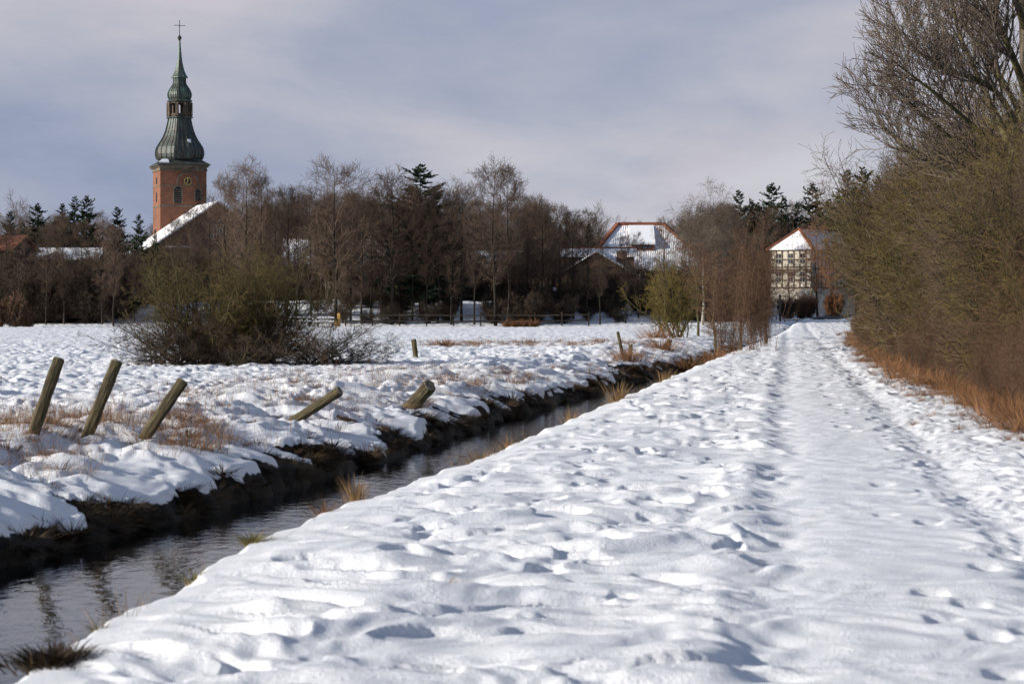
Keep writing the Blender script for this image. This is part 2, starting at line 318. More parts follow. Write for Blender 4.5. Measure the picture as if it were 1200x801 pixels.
# ------------------------------------------------------------------ the ground sheet
yn = np.array([-40, -25, -15, -8, -3, 0, 2, 3.5, 5, 6, 6.8])
yy = [7.4]
while yy[-1] < 260: yy.append(yy[-1]*1.0031)
yf = np.array([270, 285, 305, 330, 370, 430, 520, 700, 1000, 1500, 2400, 3800])
ys = np.concatenate([yn, yy, yf])
uf = np.arange(-.262, .262, .00062)
us = np.concatenate([[-3, -1.8, -1.1, -.75, -.55, -.42, -.34, -.29], uf, [.29, .34, .42, .55, .75, 1.1, 1.8, 3]])
sY = np.sqrt(np.maximum(ys, 0)**2+25)
X = us[None, :]*sY[:, None]; Y = np.repeat(ys[:, None], len(us), 1)
Z, SM = ground(X, Y)
V = np.stack([X, Y, Z], -1).reshape(-1, 3)
nr, nc = X.shape
ii = (np.arange(nr-1)[:, None]*nc+np.arange(nc-1)[None, :]).ravel()
me = mesh_np('ground', V, np.stack([ii, ii+1, ii+nc+1, ii+nc], 1))
a = me.attributes.new('snow', 'FLOAT', 'POINT'); a.data.foreach_set('value', SM.ravel().astype(np.float32))
tag(link('ground', me, M['ground']), kind='structure')
# water in the ditch
wm = bpy.data.materials.new('water'); wm.use_nodes = True; t = wm.node_tree; bs = t.nodes['Principled BSDF']
bs.inputs['Base Color'].default_value = (.010, .010, .009, 1); bs.inputs['Roughness'].default_value = .04; bs.inputs['IOR'].default_value = 1.33; bs.inputs['Specular IOR Level'].default_value = .5
g = N(t, 'ShaderNodeTexCoord'); mpn = N(t, 'ShaderNodeMapping'); mpn.inputs['Scale'].default_value = (2.2, 1, 1); L(t, g.outputs['Object'], mpn.inputs[0])
n = N(t, 'ShaderNodeTexNoise', i={'Scale': 3.0, 'Detail': 3, 'Roughness': .55, 'Distortion': .5}); L(t, mpn.outputs[0], n.inputs[0])
bn = N(t, 'ShaderNodeBump', i={'Strength': .5, 'Distance': .012}); L(t, n.outputs[0], bn.inputs['Height']); L(t, bn.outputs[0], bs.inputs['Normal'])
yw = np.arange(-20, 145, 1.0); wv = []
for q in yw: wv += [(float(Xl(q))-1.0, q, -.62), (float(Xn(q))+.8, q, -.62)]
k = np.arange(len(yw)-1)*2
tag(link('water', mesh_np('water', wv, np.stack([k, k+1, k+3, k+2], 1)), wm), kind='structure')
# ------------------------------------------------------------------ branching plants
def norm(v): return v/np.maximum(np.linalg.norm(v, axis=-1, keepdims=True), 1e-9)
def spawn(par, m, t0, t1, Lf, ang, k, rr, rend, up=0, wob=.1, rng=None, golden=False, tpow=1.0, wind=None):
    P, Rr = par; n, kp, _ = P.shape; rng = rng or RNG
    idx = np.repeat(np.arange(n), m)
    t = np.tile((np.arange(m)+.5)/m, n)+rng.uniform(-.5, .5, n*m)/m
    t = t0+(t1-t0)*np.clip(t, 0, 1)**tpow
    s = t*(kp-1)*.9999; i0 = s.astype(int); f = (s-i0)[:, None]
    pos = P[idx, i0]*(1-f)+P[idx, i0+1]*f
    tan = norm(P[idx, i0+1]-P[idx, i0])
    r = Rr[idx, i0]*(1-f[:, 0])+Rr[idx, i0+1]*f[:, 0]
    if golden:
        az = np.arange(n*m)*2.39996+rng.uniform(-.5, .5, n*m); pv = np.stack([np.cos(az), np.sin(az), 0*az], 1)
    else: pv = rng.normal(size=(n*m, 3))
    pv = norm(pv-(pv*tan).sum(1, keepdims=True)*tan)
    a = R(ang)*rng.uniform(.75, 1.25, n*m)[:, None]
    d = norm(np.cos(a)*tan+np.sin(a)*pv)
    Ln = (Lf(t) if callable(Lf) else Lf)*rng.uniform(.7, 1.25, n*m)
    out = np.zeros((n*m, k, 3)); out[:, 0] = pos
    for j in range(1, k):
        d = d+rng.normal(size=d.shape)*wob; d[:, 2] += up/(k-1)
        if wind is not None: d = d+np.array(wind)/(k-1)
        d = norm(d); out[:, j] = out[:, j-1]+d*(Ln/(k-1))[:, None]
    rs = np.maximum(r*rr, rend)
    rad = rs[:, None]*(1-np.linspace(0, 1, k))[None]+rend*np.linspace(0, 1, k)[None]
    return out, rad
def tubes(sets, sides=3):
    Vs = []; Fs = []; o = 0
    for (P, Rr) in sets:
        n, k, _ = P.shape
        sd_ = sides if np.isscalar(sides) else sides
        T = np.empty_like(P); T[:, 1:-1] = P[:, 2:]-P[:, :-2]; T[:, 0] = P[:, 1]-P[:, 0]; T[:, -1] = P[:, -1]-P[:, -2]; T = norm(T)
        ref = np.where(np.abs(T[:, :1, 2:]) > .8, np.array([1., 0, 0]), np.array([0, 0, 1.]))
        A = norm(np.cross(T, ref+0*T)); B = np.cross(T, A)
        s_ = sides
        ang = np.arange(s_)*2*np.pi/s_
        ring = P[:, :, None]+Rr[:, :, None, None]*(np.cos(ang)[None, None, :, None]*A[:, :, None]+np.sin(ang)[None, None, :, None]*B[:, :, None])
        Vs.append(ring.reshape(-1, 3))
        b = (np.arange(n)[:, None, None]*k+np.arange(k-1)[None, :, None])*s_+np.arange(s_)[None, None, :]
        b2 = (np.arange(n)[:, None, None]*k+np.arange(k-1)[None, :, None])*s_+(np.arange(s_)+1)[None, None, :] % s_
        Fs.append(np.stack([b, b2, b2+s_, b+s_], -1).reshape(-1, 4)+o); o += n*k*s_
    return np.concatenate(Vs), np.concatenate(Fs)
def treemesh(name, sets, sides=3):
    V, Fq = tubes(sets, sides); return mesh_np(name, V, Fq)
def trunk_line(h, r, k=10, wob=.012, lean=(0, 0), rng=RNG, tip=.012, base_flare=1.25):
    t = np.linspace(0, 1, k); P = np.zeros((1, k, 3)); P[0, :, 2] = t*h
    w_ = np.cumsum(rng.normal(size=(k, 2))*wob*h/k*3, 0); w_ -= w_[0]
    P[0, :, :2] = w_+np.array(lean)*t[:, None]*h
    rad = np.maximum(r*(1-t)**.85, tip); rad[0] *= base_flare; P[0, 0, 2] = -.4
    return P, rad[None]
# ---- kinds of tree; each returns (trunk mesh, crown mesh), unit: metres
def alder(seed, h=14, dens=1.0, tw=.013, w=1.0, low=.22, ang=62, up=.25):
    g = np.random.default_rng(seed); T = trunk_line(h, .0125*h, 12, .018, rng=g)
    lf = lambda t: h*w*(.27*np.sin(np.clip((t-low)/(1-low), 0, 1)**.8*math.pi*.88+.16)+.025)
    a = spawn(T, int(58*dens), low, .99, lf, ang, 7, .42, tw, up, .09, g, True)
    b = spawn(a, 9, .15, .97, lambda t: h*w*.085*(1.25-.7*t), 42, 5, .55, tw*.8, .18, .14, g)
    c = spawn(b, 6, .15, 1, lambda t: h*w*.040, 45, 3, .7, tw*.62, .1, .2, g)
    return treemesh('trunk', [T], 7), treemesh('crown', [a, b, c])
def forked(seed, h=14, tw=.013, w=1.0, up=.6, droop=0, n1=9, ang=30):
    g = np.random.default_rng(seed); T = trunk_line(h*.55, .016*h, 8, .03, rng=g, tip=.006*h)
    a = spawn(T, n1, .35, .99, lambda t: h*.52*w*(1.15-.45*(t-.35)), ang, 8, .62, tw, up, .10, g, True)
    b = spawn(a, 9, .2, .98, lambda t: h*.22*w*(1.2-.6*t), 36, 6, .6, tw, .3+droop*.3, .12, g)
    c = spawn(b, 8, .15, .98, lambda t: h*.10*(1.2-.6*t), 38, 4, .6, tw*.8, .15+droop, .15, g)
    d = spawn(c, 5, .15, 1, lambda t: h*.05, 35, 3, .7, tw*.65, .1+droop*1.2, .15, g)
    return treemesh('trunk', [T], 7), treemesh('crown', [a, b, c, d])
def shrub(seed, h=4, stems=14, spread=38, tw=.006, w=1.0, up=.35, n2=14, n3=8, low=.12, r0=.03, wob=.09):
    g = np.random.default_rng(seed)
    P = np.zeros((1, 2, 3)); P[0, 1, 2] = .15; T = (P, np.full((1, 2), r0))
    a = spawn(T, stems, 0, .9, h*1.02, spread, 9, 1, tw*1.4, up, wob, g, True)
    a[0][:, :, 0] += g.normal(size=(stems, 1))*h*.06*w; a[0][:, :, 1] += g.normal(size=(stems, 1))*h*.06*w
    a[0][:, 0, 2] -= .15
    b = spawn(a, n2, low, .97, lambda t: h*.30*(1.15-.6*t), 50, 6, .6, tw, .25, .2, g)
    c = spawn(b, n3, .1, .98, lambda t: h*.12*(1.2-.6*t), 52, 4, .75, tw*.8, .1, .26, g)
    d = spawn(c, 3, .2, 1, lambda t: h*.05, 40, 3, .8, tw*.7, .1, .2, g)
    return treemesh('stems', [a], 5), treemesh('twigs', [b, c, d])
def spruce(seed, h=14, w=.26, low=.12):
    g = np.random.default_rng(seed); T = trunk_line(h, .011*h, 10, .005, rng=g)
    a = spawn(T, int(12*h), low, .985, lambda t: h*w*(1-t)**.8*(.75+.4*np.sin(t*57))+.22, 82, 6, .30, .02, .32, .05, g, True)
    # needle fans: flat blades along each bough
    P, _ = a; Vs = []; 
    n, k, _ = P.shape; m = 40
    idx = np.repeat(np.arange(n), m); t = np.tile(np.linspace(.12, 1, m), n)+g.uniform(-.03, .03, n*m); s = np.clip(t, 0, .999)*(k-1)
    i0 = s.astype(int); f = (s-i0)[:, None]; pos = P[idx, i0]*(1-f)+P[idx, i0+1]*f; tan = norm(P[idx, i0+1]-P[idx, i0])
    bl = np.linalg.norm(P[:, -1]-P[:, 0], axis=1)[idx]
    side = norm(np.cross(tan, np.array([0, 0, 1.])))*np.where(g.random(n*m) > .5, 1, -1)[:, None]
    d = norm(tan*.65+side*g.uniform(.2, 1, (n*m, 1))+g.normal(size=(n*m, 3))*.22+np.array([0, 0, -.12]))
    ln = (np.clip(bl*.30, .20, .75)*(1.25-t*.75)*g.uniform(.6, 1.3, n*m))[:, None]
    nrm = norm(np.cross(d, g.normal(size=(n*m, 3)))); wd_ = ln*.15+.022
    V4 = np.stack([pos, pos+d*ln*.5+nrm*wd_, pos+d*ln, pos+d*ln*.5-nrm*wd_], 1).reshape(-1, 3)
    Fq = np.arange(n*m*4).reshape(-1, 4)
    Vt, Ft = tubes([a], 3)
    return treemesh('trunk', [T], 7), mesh_np('crown', np.concatenate([Vt, V4]), np.concatenate([Ft, Fq+len(Vt)]))
def blades(seed, n, h, spread, lean=.35, wd_=.004, base=.04, k=4):
    g = np.random.default_rng(seed); az = g.uniform(0, 2*np.pi, n); r = np.abs(g.normal(size=n))*base
    P = np.zeros((n, k, 3)); P[:, 0, 0] = r*np.cos(az); P[:, 0, 1] = r*np.sin(az); P[:, 0, 2] = -.03
    d = norm(np.stack([np.cos(az)*lean, np.sin(az)*lean, np.ones(n)], 1)+g.normal(size=(n, 3))*.18)
    ln = h*g.uniform(.45, 1.1, n)
    for j in range(1, k):
        d = norm(d+np.stack([np.cos(az), np.sin(az), -.4+0*az], 1)*spread*.35+g.normal(size=(n, 3))*.08)
        P[:, j] = P[:, j-1]+d*(ln/(k-1))[:, None]
    side = norm(np.stack([-np.sin(az+g.normal(size=n)*.8), np.cos(az), 0*az], 1))
    wdt = (wd_*g.uniform(.6, 1.4, n))[:, None]*np.linspace(1, .15, k)[None]
    V = np.stack([P-side[:, None]*wdt[..., None], P+side[:, None]*wdt[..., None]], 2).reshape(-1, 3)
    b = (np.arange(n)[:, None]*k+np.arange(k-1)[None])*2; b = b.ravel()
    return V, np.stack([b, b+1, b+3, b+2], 1)
def join_vf(items):
    Vs = []; Fs = []; o = 0
    for V, Fq in items: Vs.append(V); Fs.append(Fq+o); o += len(V)
    return np.concatenate(Vs), np.concatenate(Fs)
# scatter of something nobody could count, as one object with geometry nodes
def scatter(name, protos, pts, label, cat, seed=0, smin=.8, smax=1.2, tilt=.06):
    g = np.random.default_rng(seed); n = len(pts)
    me = bpy.data.meshes.new(name); me.vertices.add(n); me.vertices.foreach_set('co', np.array([p[:3] for p in pts], np.float32).ravel())
    rot = np.stack([g.normal(size=n)*tilt, g.normal(size=n)*tilt, g.uniform(0, 6.28, n)], 1).astype(np.float32)
    scl = np.array([p[3] if len(p) > 3 else 1 for p in pts])*g.uniform(smin, smax, n)
    A = me.attributes.new('rot', 'FLOAT_VECTOR', 'POINT'); A.data.foreach_set('vector', rot.ravel())
    A = me.attributes.new('scl', 'FLOAT_VECTOR', 'POINT'); A.data.foreach_set('vector', np.repeat(scl, 3).astype(np.float32))
    A = me.attributes.new('pick', 'INT', 'POINT'); A.data.foreach_set('value', g.integers(0, len(protos), n).astype(np.int32))
    o = link(name, me); tag(o, label, cat, kind='stuff')
    ng = bpy.data.node_groups.new(name, 'GeometryNodeTree')
    ng.interface.new_socket('Geometry', in_out='INPUT', socket_type='NodeSocketGeometry'); ng.interface.new_socket('Geometry', in_out='OUTPUT', socket_type='NodeSocketGeometry')
    gi = N(ng, 'NodeGroupInput'); go = N(ng, 'NodeGroupOutput'); jn = N(ng, 'GeometryNodeJoinGeometry')
    def named(nm, ty): q = N(ng, 'GeometryNodeInputNamedAttribute', data_type=ty); q.inputs[0].default_value = nm; return q.outputs[0]
    ra, sa, pa = named('rot', 'FLOAT_VECTOR'), named('scl', 'FLOAT_VECTOR'), named('pick', 'INT')
    e2r = N(ng, 'FunctionNodeEulerToRotation'); L(ng, ra, e2r.inputs[0])
    for i, grp in enumerate(protos):
        cmp_ = N(ng, 'FunctionNodeCompare', data_type='INT', operation='EQUAL'); L(ng, pa, cmp_.inputs[2]); cmp_.inputs[3].default_value = i
        for ob in grp:
            oi = N(ng, 'GeometryNodeObjectInfo', transform_space='ORIGINAL'); oi.inputs['Object'].default_value = ob; oi.inputs['As Instance'].default_value = False
            ip = N(ng, 'GeometryNodeInstanceOnPoints'); L(ng, gi.outputs[0], ip.inputs['Points']); L(ng, cmp_.outputs[0], ip.inputs['Selection'])
            L(ng, oi.outputs['Geometry'], ip.inputs['Instance']); L(ng, e2r.outputs[0], ip.inputs['Rotation']); L(ng, sa, ip.inputs['Scale']); L(ng, ip.outputs[0], jn.inputs[0])
    L(ng, jn.outputs[0], go.inputs[0])
    md = o.modifiers.new('scatter', 'NODES'); md.node_group = ng
    return o
def plant(name, meshes, loc, label, cat, group=None, rz=0, sc=1, mats=('bark', 'twig_alder')):
    e = empty(name, loc, label, cat, group, rz, sc); out = []
    for me, mt in zip(meshes, mats):
        nm = me.name.split('.')[0]
        o = bpy.data.objects.new(nm, me); C.objects.link(o); o.parent = e
        if len(me.materials) == 0: me.materials.append(M[mt])
        if me.materials[0] != M[mt]: o.material_slots[0].link = 'OBJECT'; o.material_slots[0].material = M[mt]
        out.append(o)
    return e, out

# ------------------------------------------------------------------ church
s = 320/F; zc = lambda y, Y=320: CZ+(HY-y)/F*Y
ch = empty('church', (xat(210.5, 320), 320, 0), 'red brick church with tall green copper onion spire and clock tower', 'church', rz=R(17.4))
a = 3.05; mb = MB(); mb.box(-a, a, -a, a, 1.0, zc(201.5)); mb.build('tower', M['brick'], ch)
mb = MB()
mb.box(-a-.06, a+.06, -a-.06, a+.06, zc(219.6), zc(218.2)); mb.box(-a-.06, a+.06, -a-.06, a+.06, zc(243.4), zc(241.4))
mb.box(-a-.12, a+.12, -a-.12, a+.12, zc(201.5), zc(200)); mb.box(-a-.04, a+.04, -a-.04, a+.04, zc(199.99), zc(197.5)); mb.box(-a-.2, a+.2, -a-.2, a+.2, zc(197.49), zc(195.3))
for i in range(9):
    x = -a-.1+i*(2*a+.2)/8
    mb.box(x-.14, x+.14, -a-.33, -a-.205, zc(197.3), zc(195.4)); mb.box(-a-.33, -a-.205, x-.14, x+.14, zc(197.3), zc(195.4))
mb.build('cornice', M['stone'], ch)
q2 = math.sqrt(2)
mb = MB(); mb.lathe([(3.5*q2, zc(195.25)), (3.52*q2, zc(194.2)), (3.2*q2, zc(192.3)), (2.6*q2, zc(189)), (2.45*q2, zc(187))], 4, R(45)); mb.build('eaves_roof', M['copper'], ch)
mb = MB(); mb.poly([(-3.3, -3.34, zc(192.5)), (-1.9, -3.26, zc(192.6)), (-2.0, -2.75, zc(189.2)), (-2.7, -2.75, zc(189.2))]); mb.prism([(-3.3, -3.34, zc(192.8)), (-1.9, -3.28, zc(192.8)), (-2.0, -2.70, zc(188.9)), (-2.72, -2.70, zc(188.9))], (0, 0, .12)); mb.build('snow_patch', M['snow_cap'], ch)
ox = 0.0
def spire(prof, name, seams=True, sides=8):
    k = 1/math.cos(math.pi/8)*.985*s
    pr = [(hw*k, zc(y)) for hw, y in prof]
    m_ = MB(); m_.lathe(pr, sides, R(22.5)); o = m_.build(name, M['copper'], ch)
    if seams:
        m2 = MB()
        for i in range(sides):
            for j in range(-1, 2):
                A = []
                for r, z in pr:
                    a0 = R(22.5)+2*math.pi*i/sides; a1 = a0+2*math.pi/sides; f = .5+j*.31
                    p = Vector((r*math.cos(a0), r*math.sin(a0), z))*(1-f)+Vector((r*math.cos(a1), r*math.sin(a1), z))*f
                    A.append(p)
                nn = Vector((math.cos((a0+a1)/2), math.sin((a0+a1)/2), 0)); tt = Vector((-nn.y, nn.x, 0))*.035
                for u in range(len(A)-1):
                    b = [A[u]-tt+nn*-.03, A[u]+tt-nn*.03, A[u]+tt+nn*.07, A[u]-tt+nn*.07]; c = [A[u+1]-tt-nn*.03, A[u+1]+tt-nn*.03, A[u+1]+tt+nn*.07, A[u+1]-tt+nn*.07]
                    n = len(m2.v); m2.v += [tuple(v) for v in b+c]
                    for e1 in range(4): e2 = (e1+1) % 4; m2.f.append((n+e1, n+e2, n+4+e2, n+4+e1))
        o.data.materials.clear(); n = len(m_.v); m_.v += m2.v; m_.f += [tuple(q+n for q in f) for f in m2.f]
        bpy.data.objects.remove(o); o = m_.build(name, M['copper'], ch)
    return o
spire([(25.5, 187.5), (27, 185), (27.8, 181), (27.6, 177), (26.3, 173), (24, 169), (21, 164.5), (18.4, 159.5), (16.2, 154), (14.6, 148), (13.4, 142.5), (13, 139.8)], 'onion_dome')
mb = MB(); mb.lathe([(13*s, zc(139.8)), (15.8*s, zc(139)), (16.2*s, zc(137.6)), (13.2*s, zc(136.8))], 8, R(22.5)); mb.build('cornice', M['copper'], ch)
# the open lantern: eight posts with arches between
lan = MB()
hw = 12.9*s/math.cos(math.pi/8)
for i in range(8):
    a0 = R(22.5)+i*math.pi/4; p = Vector((hw*math.cos(a0), hw*math.sin(a0), 0))
    Mx = Matrix.Translation(p*.96)@Matrix.Rotation(a0, 4, 'Z'); lan.box(-.24, .2, -.2, .2, zc(136.8), zc(120.5), Mx)
    a1 = a0+math.pi/4; q = Vector((hw*math.cos(a1), hw*math.sin(a1), 0)); mid = (p+q)/2; dr = (q-p); ln = dr.length; Mx = Matrix.Translation(mid*.97)@Matrix.Rotation(math.atan2(dr.y, dr.x), 4, 'Z')
    zt = zc(124); rr = ln/2-.2
    pts = [(-ln/2+.05, 0, zc(120.5))]+[(-ln/2+.05, 0, zt)]+[(-rr*math.cos(math.pi*u/10), 0, zt+.75*rr*math.sin(math.pi*u/10)) for u in range(11)]+[(ln/2-.05, 0, zt), (ln/2-.05, 0, zc(120.5))]
    for u in range(1, len(pts)-2):
        pa, pb = pts[u], pts[u+1]
        if abs(pa[0]-pb[0]) < 1e-4: continue
        quad = [Vector(pa), Vector(pb), Vector((pb[0], 0, zc(120.5))), Vector((pa[0], 0, zc(120.5)))]
        quad = [Mx@(v+Vector((0, -.1, 0))) for v in quad]; dd = Mx.to_3x3()@Vector((0, .2, 0)); lan.prism(quad, dd)
    lan.box(-ln/2+.2, ln/2-.2, -.06, .06, zc(136.8), zc(133.6), Mx)
lan.build('lantern', M['wood'], ch)
mb = MB(); mb.lathe([(12.8*s, zc(120.5)), (14.8*s, zc(119.4)), (15.4*s, zc(118.2)), (12.6*s, zc(116.6))], 8, R(22.5)); mb.build('cornice', M['copper'], ch)
spire([(11.8, 117), (13.1, 114.5), (13.6, 111.5), (13.0, 108.3), (11.4, 104.8), (9.2, 101.5), (7.4, 98.8), (6.9, 96), (6.8, 92.3)], 'small_onion')
spire([(6.8, 92.3), (9.4, 91.6), (9.2, 90.6), (7.3, 87.6), (5.7, 83.8), (4.4, 79), (3.3, 73.5), (2.5, 67), (1.7, 59), (1.1, 48)], 'spire_needle', seams=False)
mb = MB(); mb.lathe([(1.0*s, zc(48)), (2.6*s, zc(44.4)), (.8*s, zc(41.5))], 12); mb.build('finial_ball', M['iron'], ch)
mb = MB(); mb.box(-.04, .04, -.04, .04, zc(42), zc(24)); mb.box(-6.4*s, 6.4*s, -.035, .035, zc(30.4), zc(29.8)); mb.build('cross', M['iron'], ch)
mb = MB()
mb.box(.65, 1.05, -2.68, -2.1, zc(168.5), zc(164.5))
mb.build('dormer_hatch', M['snow_cap'], ch)
def arch(cx, z0, w_, zsp, y, mt, par, name='window', n=10, frame=.16):
    o = MB(); pts = [(cx-w_/2, y, z0), (cx+w_/2, y, z0)]+[(cx+w_/2*math.cos(math.pi*u/n), y, zsp+w_/2*math.sin(math.pi*u/n)) for u in range(n+1)]
    o.prism(pts, (0, -.05, 0)); ob = o.build(name, mt, par)
    fr = MB()
    if frame:
        outer = [(cx-w_/2, z0), (cx-w_/2, zsp)]+[(cx-w_/2*math.cos(math.pi*u/n), zsp+w_/2*math.sin(math.pi*u/n)) for u in range(1, n+1)]+[(cx+w_/2, z0)]
        ctr = Vector((cx, 0, zsp))
        for u in range(len(outer)-1):
            A = Vector((outer[u][0], y, outer[u][1])); B = Vector((outer[u+1][0], y, outer[u+1][1]))
            def ow(v): 
                q = Vector((v.x-cx, 0, max(v.z-zsp, 0))); q = q.normalized() if q.length > 1e-6 else Vector((1, 0, 0)); return v+q*frame
            fr.prism([A, B, ow(B), ow(A)], (0, -.12, 0))
        fr.build('frame', M['stone'], ob)
    return ob
yw_ = -a-.002
arch(.55, zc(218), 2.5, zc(215.2), yw_, M['brick'], ch, 'clock_niche', 14, .22)
cl = MB(); 
pts = [(.55+.62*math.cos(2*math.pi*u/20), yw_-.07, zc(213.6)+.62*math.sin(2*math.pi*u/20)) for u in range(20)]
cl.prism(pts, (0, -.08, 0)); clk = cl.build('clock', M['black'], ch)
cl = MB(); cl.lathe([(.40, 0), (.43, 0), (.43, .03), (.40, .03), (.40, 0)], 24, cap=False)
for i in range(len(cl.v)): x_, y_, z_ = cl.v[i]; cl.v[i] = (.55+x_, yw_-.19+z_, zc(213.6)+y_)
for u in range(12):
    th = u*math.pi/6; Mx = Matrix.Translation((.55, yw_-.17, zc(213.6)))@Matrix.Rotation(th, 4, 'Y'); cl.box(-.045, .045, -.02, .02, .42, .58, Mx)
cl.build('hour_marks', M['gold'], clk)
for th, ln in ((R(-2), .5), (R(-150), .34)):
    cl = MB(); Mx = Matrix.Translation((.55, yw_-.18, zc(213.6)))@Matrix.Rotation(th, 4, 'Y'); cl.box(-.04, .04, -.02, .02, -.06, ln, Mx); cl.build('clock_hand', M['gold'], clk)
def louvre(cx, z0, w_, zsp, par, y):
    ob = arch(cx, z0, w_, zsp, y, M['black'], par, 'belfry_window'); m_ = MB()
    k = z0+.1
    while k < zsp+w_*.2: m_.box(cx-w_/2+.05, cx+w_/2-.05, y-.11, y-.055, k, k+.07); k += .28
    m_.build('louvre', M['stone'], ob)
louvre(-.75, zc(239.5), .95, zc(224), ch, yw_); louvre(1.9, zc(236), .7, zc(226), ch, yw_)
for (z0, z1) in ((zc(237), zc(226)), (zc(216), zc(208.5))): m_ = MB(); m_.box(-a-.03, -a+.1, -.4, .5, z0, z1); m_.build('belfry_window', M['black'], ch)
# the nave in front of the tower: gable towards the meadow, snow on its sunny slope
nv = (2.6, -a-.35); nw = 10.4; zr_, ze = zc(237.5, 309), zc(301, 309); ny0 = nv[1]-15; ny1 = nv[1]+.3; nx = nv[0]-.9
mb = MB(); pts = [(nx-nw+.5, ny0, 1), (nx+nw-.5, ny0, 1), (nx+nw-.5, ny0, ze-.3), (nx, ny0, zr_-.35), (nx-nw+.5, ny0, ze-.3)]; mb.prism(pts, (0, ny1-ny0, 0)); mb.build('nave_wall', M['brick_dark'], ch)
for sgn, nm, mt in ((-1, 'nave_roof', 'roof_snow'), (1, 'nave_roof', 'roof_snow_thin')):
    mb = MB(); x0 = nx; x1 = nx+sgn*nw
    mb.prism([(x0, ny0-.25, zr_), (x1, ny0-.25, ze-.2), (x1, ny0-.25, ze-.42), (x0, ny0-.25, zr_-.25)], (0, ny1-ny0+.3, 0)); mb.build(nm, M[mt], ch)
for cx, z0, w_, zs in ((-3.6, zc(325, 305), 2.2, zc(312, 305)), (2.0, zc(325, 305), 2.2, zc(312, 305)), (.2, zc(281, 305), 1.9, zc(270, 305))):
    ob = arch(nx+cx, z0, w_, zs, ny0-.01, M['glass'], ch, 'nave_window', 10, .22); m_ = MB()
    for k in range(-2, 3): m_.box(nx+cx+k*w_/5-.04, nx+cx+k*w_/5+.04, ny0-.12, ny0-.065, z0, zs+w_*.3)
    for k in range(5): m_.box(nx+cx-w_/2, nx+cx+w_/2, ny0-.13, ny0-.122, z0+k*.6, z0+k*.6+.07)
    m_.build('glazing_bars', M['plaster'], ob)
mb = MB(); mb.box(nx-6.6, nx-3.2, ny0-.2, ny0-.003, zc(290.6, 305), zc(289, 305)); mb.build('ledge', M['snow_cap'], ch)
mb = MB(); mb.box(nx-11.2, nx-7.9, ny0+1, ny0+9, 1, zc(300, 305)); mb.build('side_aisle', M['brick'], ch)
mb = MB(); mb.prism([(nx-11.6, ny0+.8, zc(302, 305)), (nx-7.8, ny0+.8, zc(291, 305)), (nx-7.8, ny0+.8, zc(289, 305)), (nx-11.6, ny0+.8, zc(300, 305))], (0, 8.6, 0)); mb.build('aisle_roof', M['roof_snow'], ch)
# ------------------------------------------------------------------ houses (local frame: front at -Y)
def windows(par, lst, y):       # cx, z0, w, h on the front wall
    for cx, z0, w_, h_ in lst:
        m_ = MB(); m_.box(cx-w_/2, cx+w_/2, y-.06, y-.003, z0, z0+h_); f = m_.build('window', M['plaster'], par)
        m_ = MB()
        for ax, bx in ((-1, 0), (0, 1)):
            for az_, bz in ((0, .5), (.5, 1)):
                m_.box(cx+ax*w_/2+(.06 if ax else .03), cx+bx*w_/2-(.06 if bx else .03), y-.085, y-.063, z0+az_*h_+.06, z0+bz*h_-.04)
        m_.build('pane', M['glass'], f)
def gable_house(name, px, Y, wid, dep, base, ze, zr, rz, label, wallm, roofm, axis='x', over=.35, cat='house', wins=(), th=.22, rim=None):
    """axis x: ridge runs left-right, eave to the viewer; axis y: gable to the viewer"""
    e = empty(name, (xat(px, Y), Y, 0), label, cat, rz=rz)
    hx, hy = wid/2, dep/2; m_ = MB()
    if axis == 'y': m_.prism([(-hx, -hy, base), (hx, -hy, base), (hx, -hy, ze), (0, -hy, zr), (-hx, -hy, ze)], (0, dep, 0))
    else: m_.prism([(-hx, -hy, base), (-hx, hy, base), (-hx, hy, ze), (-hx, 0, zr), (-hx, -hy, ze)], (wid, 0, 0))
    m_.build('wall', M[wallm], e)
    for sgn in (-1, 1):
        r_ = MB()
        if axis == 'y':
            k = (zr-ze)/hx; xo = hx+over
            r_.prism([(0, -hy-over, zr+.03), (sgn*xo, -hy-over, ze-k*over+.03), (sgn*xo, -hy-over, ze-k*over+.03+th), (0, -hy-over, zr+.03+th)], (0, dep+2*over, 0))
        else:
            k = (zr-ze)/hy; yo = hy+over
            r_.prism([(-hx-over, 0, zr+.03), (-hx-over, sgn*yo, ze-k*over+.03), (-hx-over, sgn*yo, ze-k*over+.03+th), (-hx-over, 0, zr+.03+th)], (wid+2*over, 0, 0))
        r_.build('roof', M[roofm if sgn < 0 or axis == 'x' else roofm], e)
    if rim:
        r_ = MB()
        if axis == 'x': r_.box(-hx-over, hx+over, -.16, .16, zr+th-.02, zr+th+.14)
        else: r_.box(-.16, .16, -hy-over, hy+over, zr+th-.02, zr+th+.14)
        r_.build('ridge', M[rim], e)
    windows(e, wins, -hy)
    return e
Z_ = lambda y, Y: CZ+(HY-y)/F*Y
gable_house('farmhouse', 0, 236, 5.0, 6, 0, Z_(294, 236), Z_(279, 236), R(-12), 'house with orange red tiled roof and dark gable at the left edge behind trees', 'brick_dark', 'tile_red')
gable_house('outbuilding', 82, 252, 6.6, 6, 0, Z_(304, 252), Z_(293, 252), 0, 'long low building under a snow roof left of the church', 'brick_dark', 'roof_snow_thick')
gable_house('village_house', 402, 238, 11.2, 8, 0, Z_(311, 238), Z_(283, 238), R(4), 'wide house with steep snowy roof behind the thick alder trunk', 'brick_dark', 'roof_snow', wins=[(-4, 3.2, 1.1, 1.4), (-1, 3.2, 1.1, 1.4), (2, 3.2, 1.1, 1.4), (4.4, 3.2, 1.1, 1.4)])
gable_house('barn', 582, 238, 6.8, 7, 0, Z_(314, 238), Z_(297, 238), R(3), 'low barn with bright snow roof behind the two tall alders', 'brick_dark', 'roof_snow_thick', cat='barn')
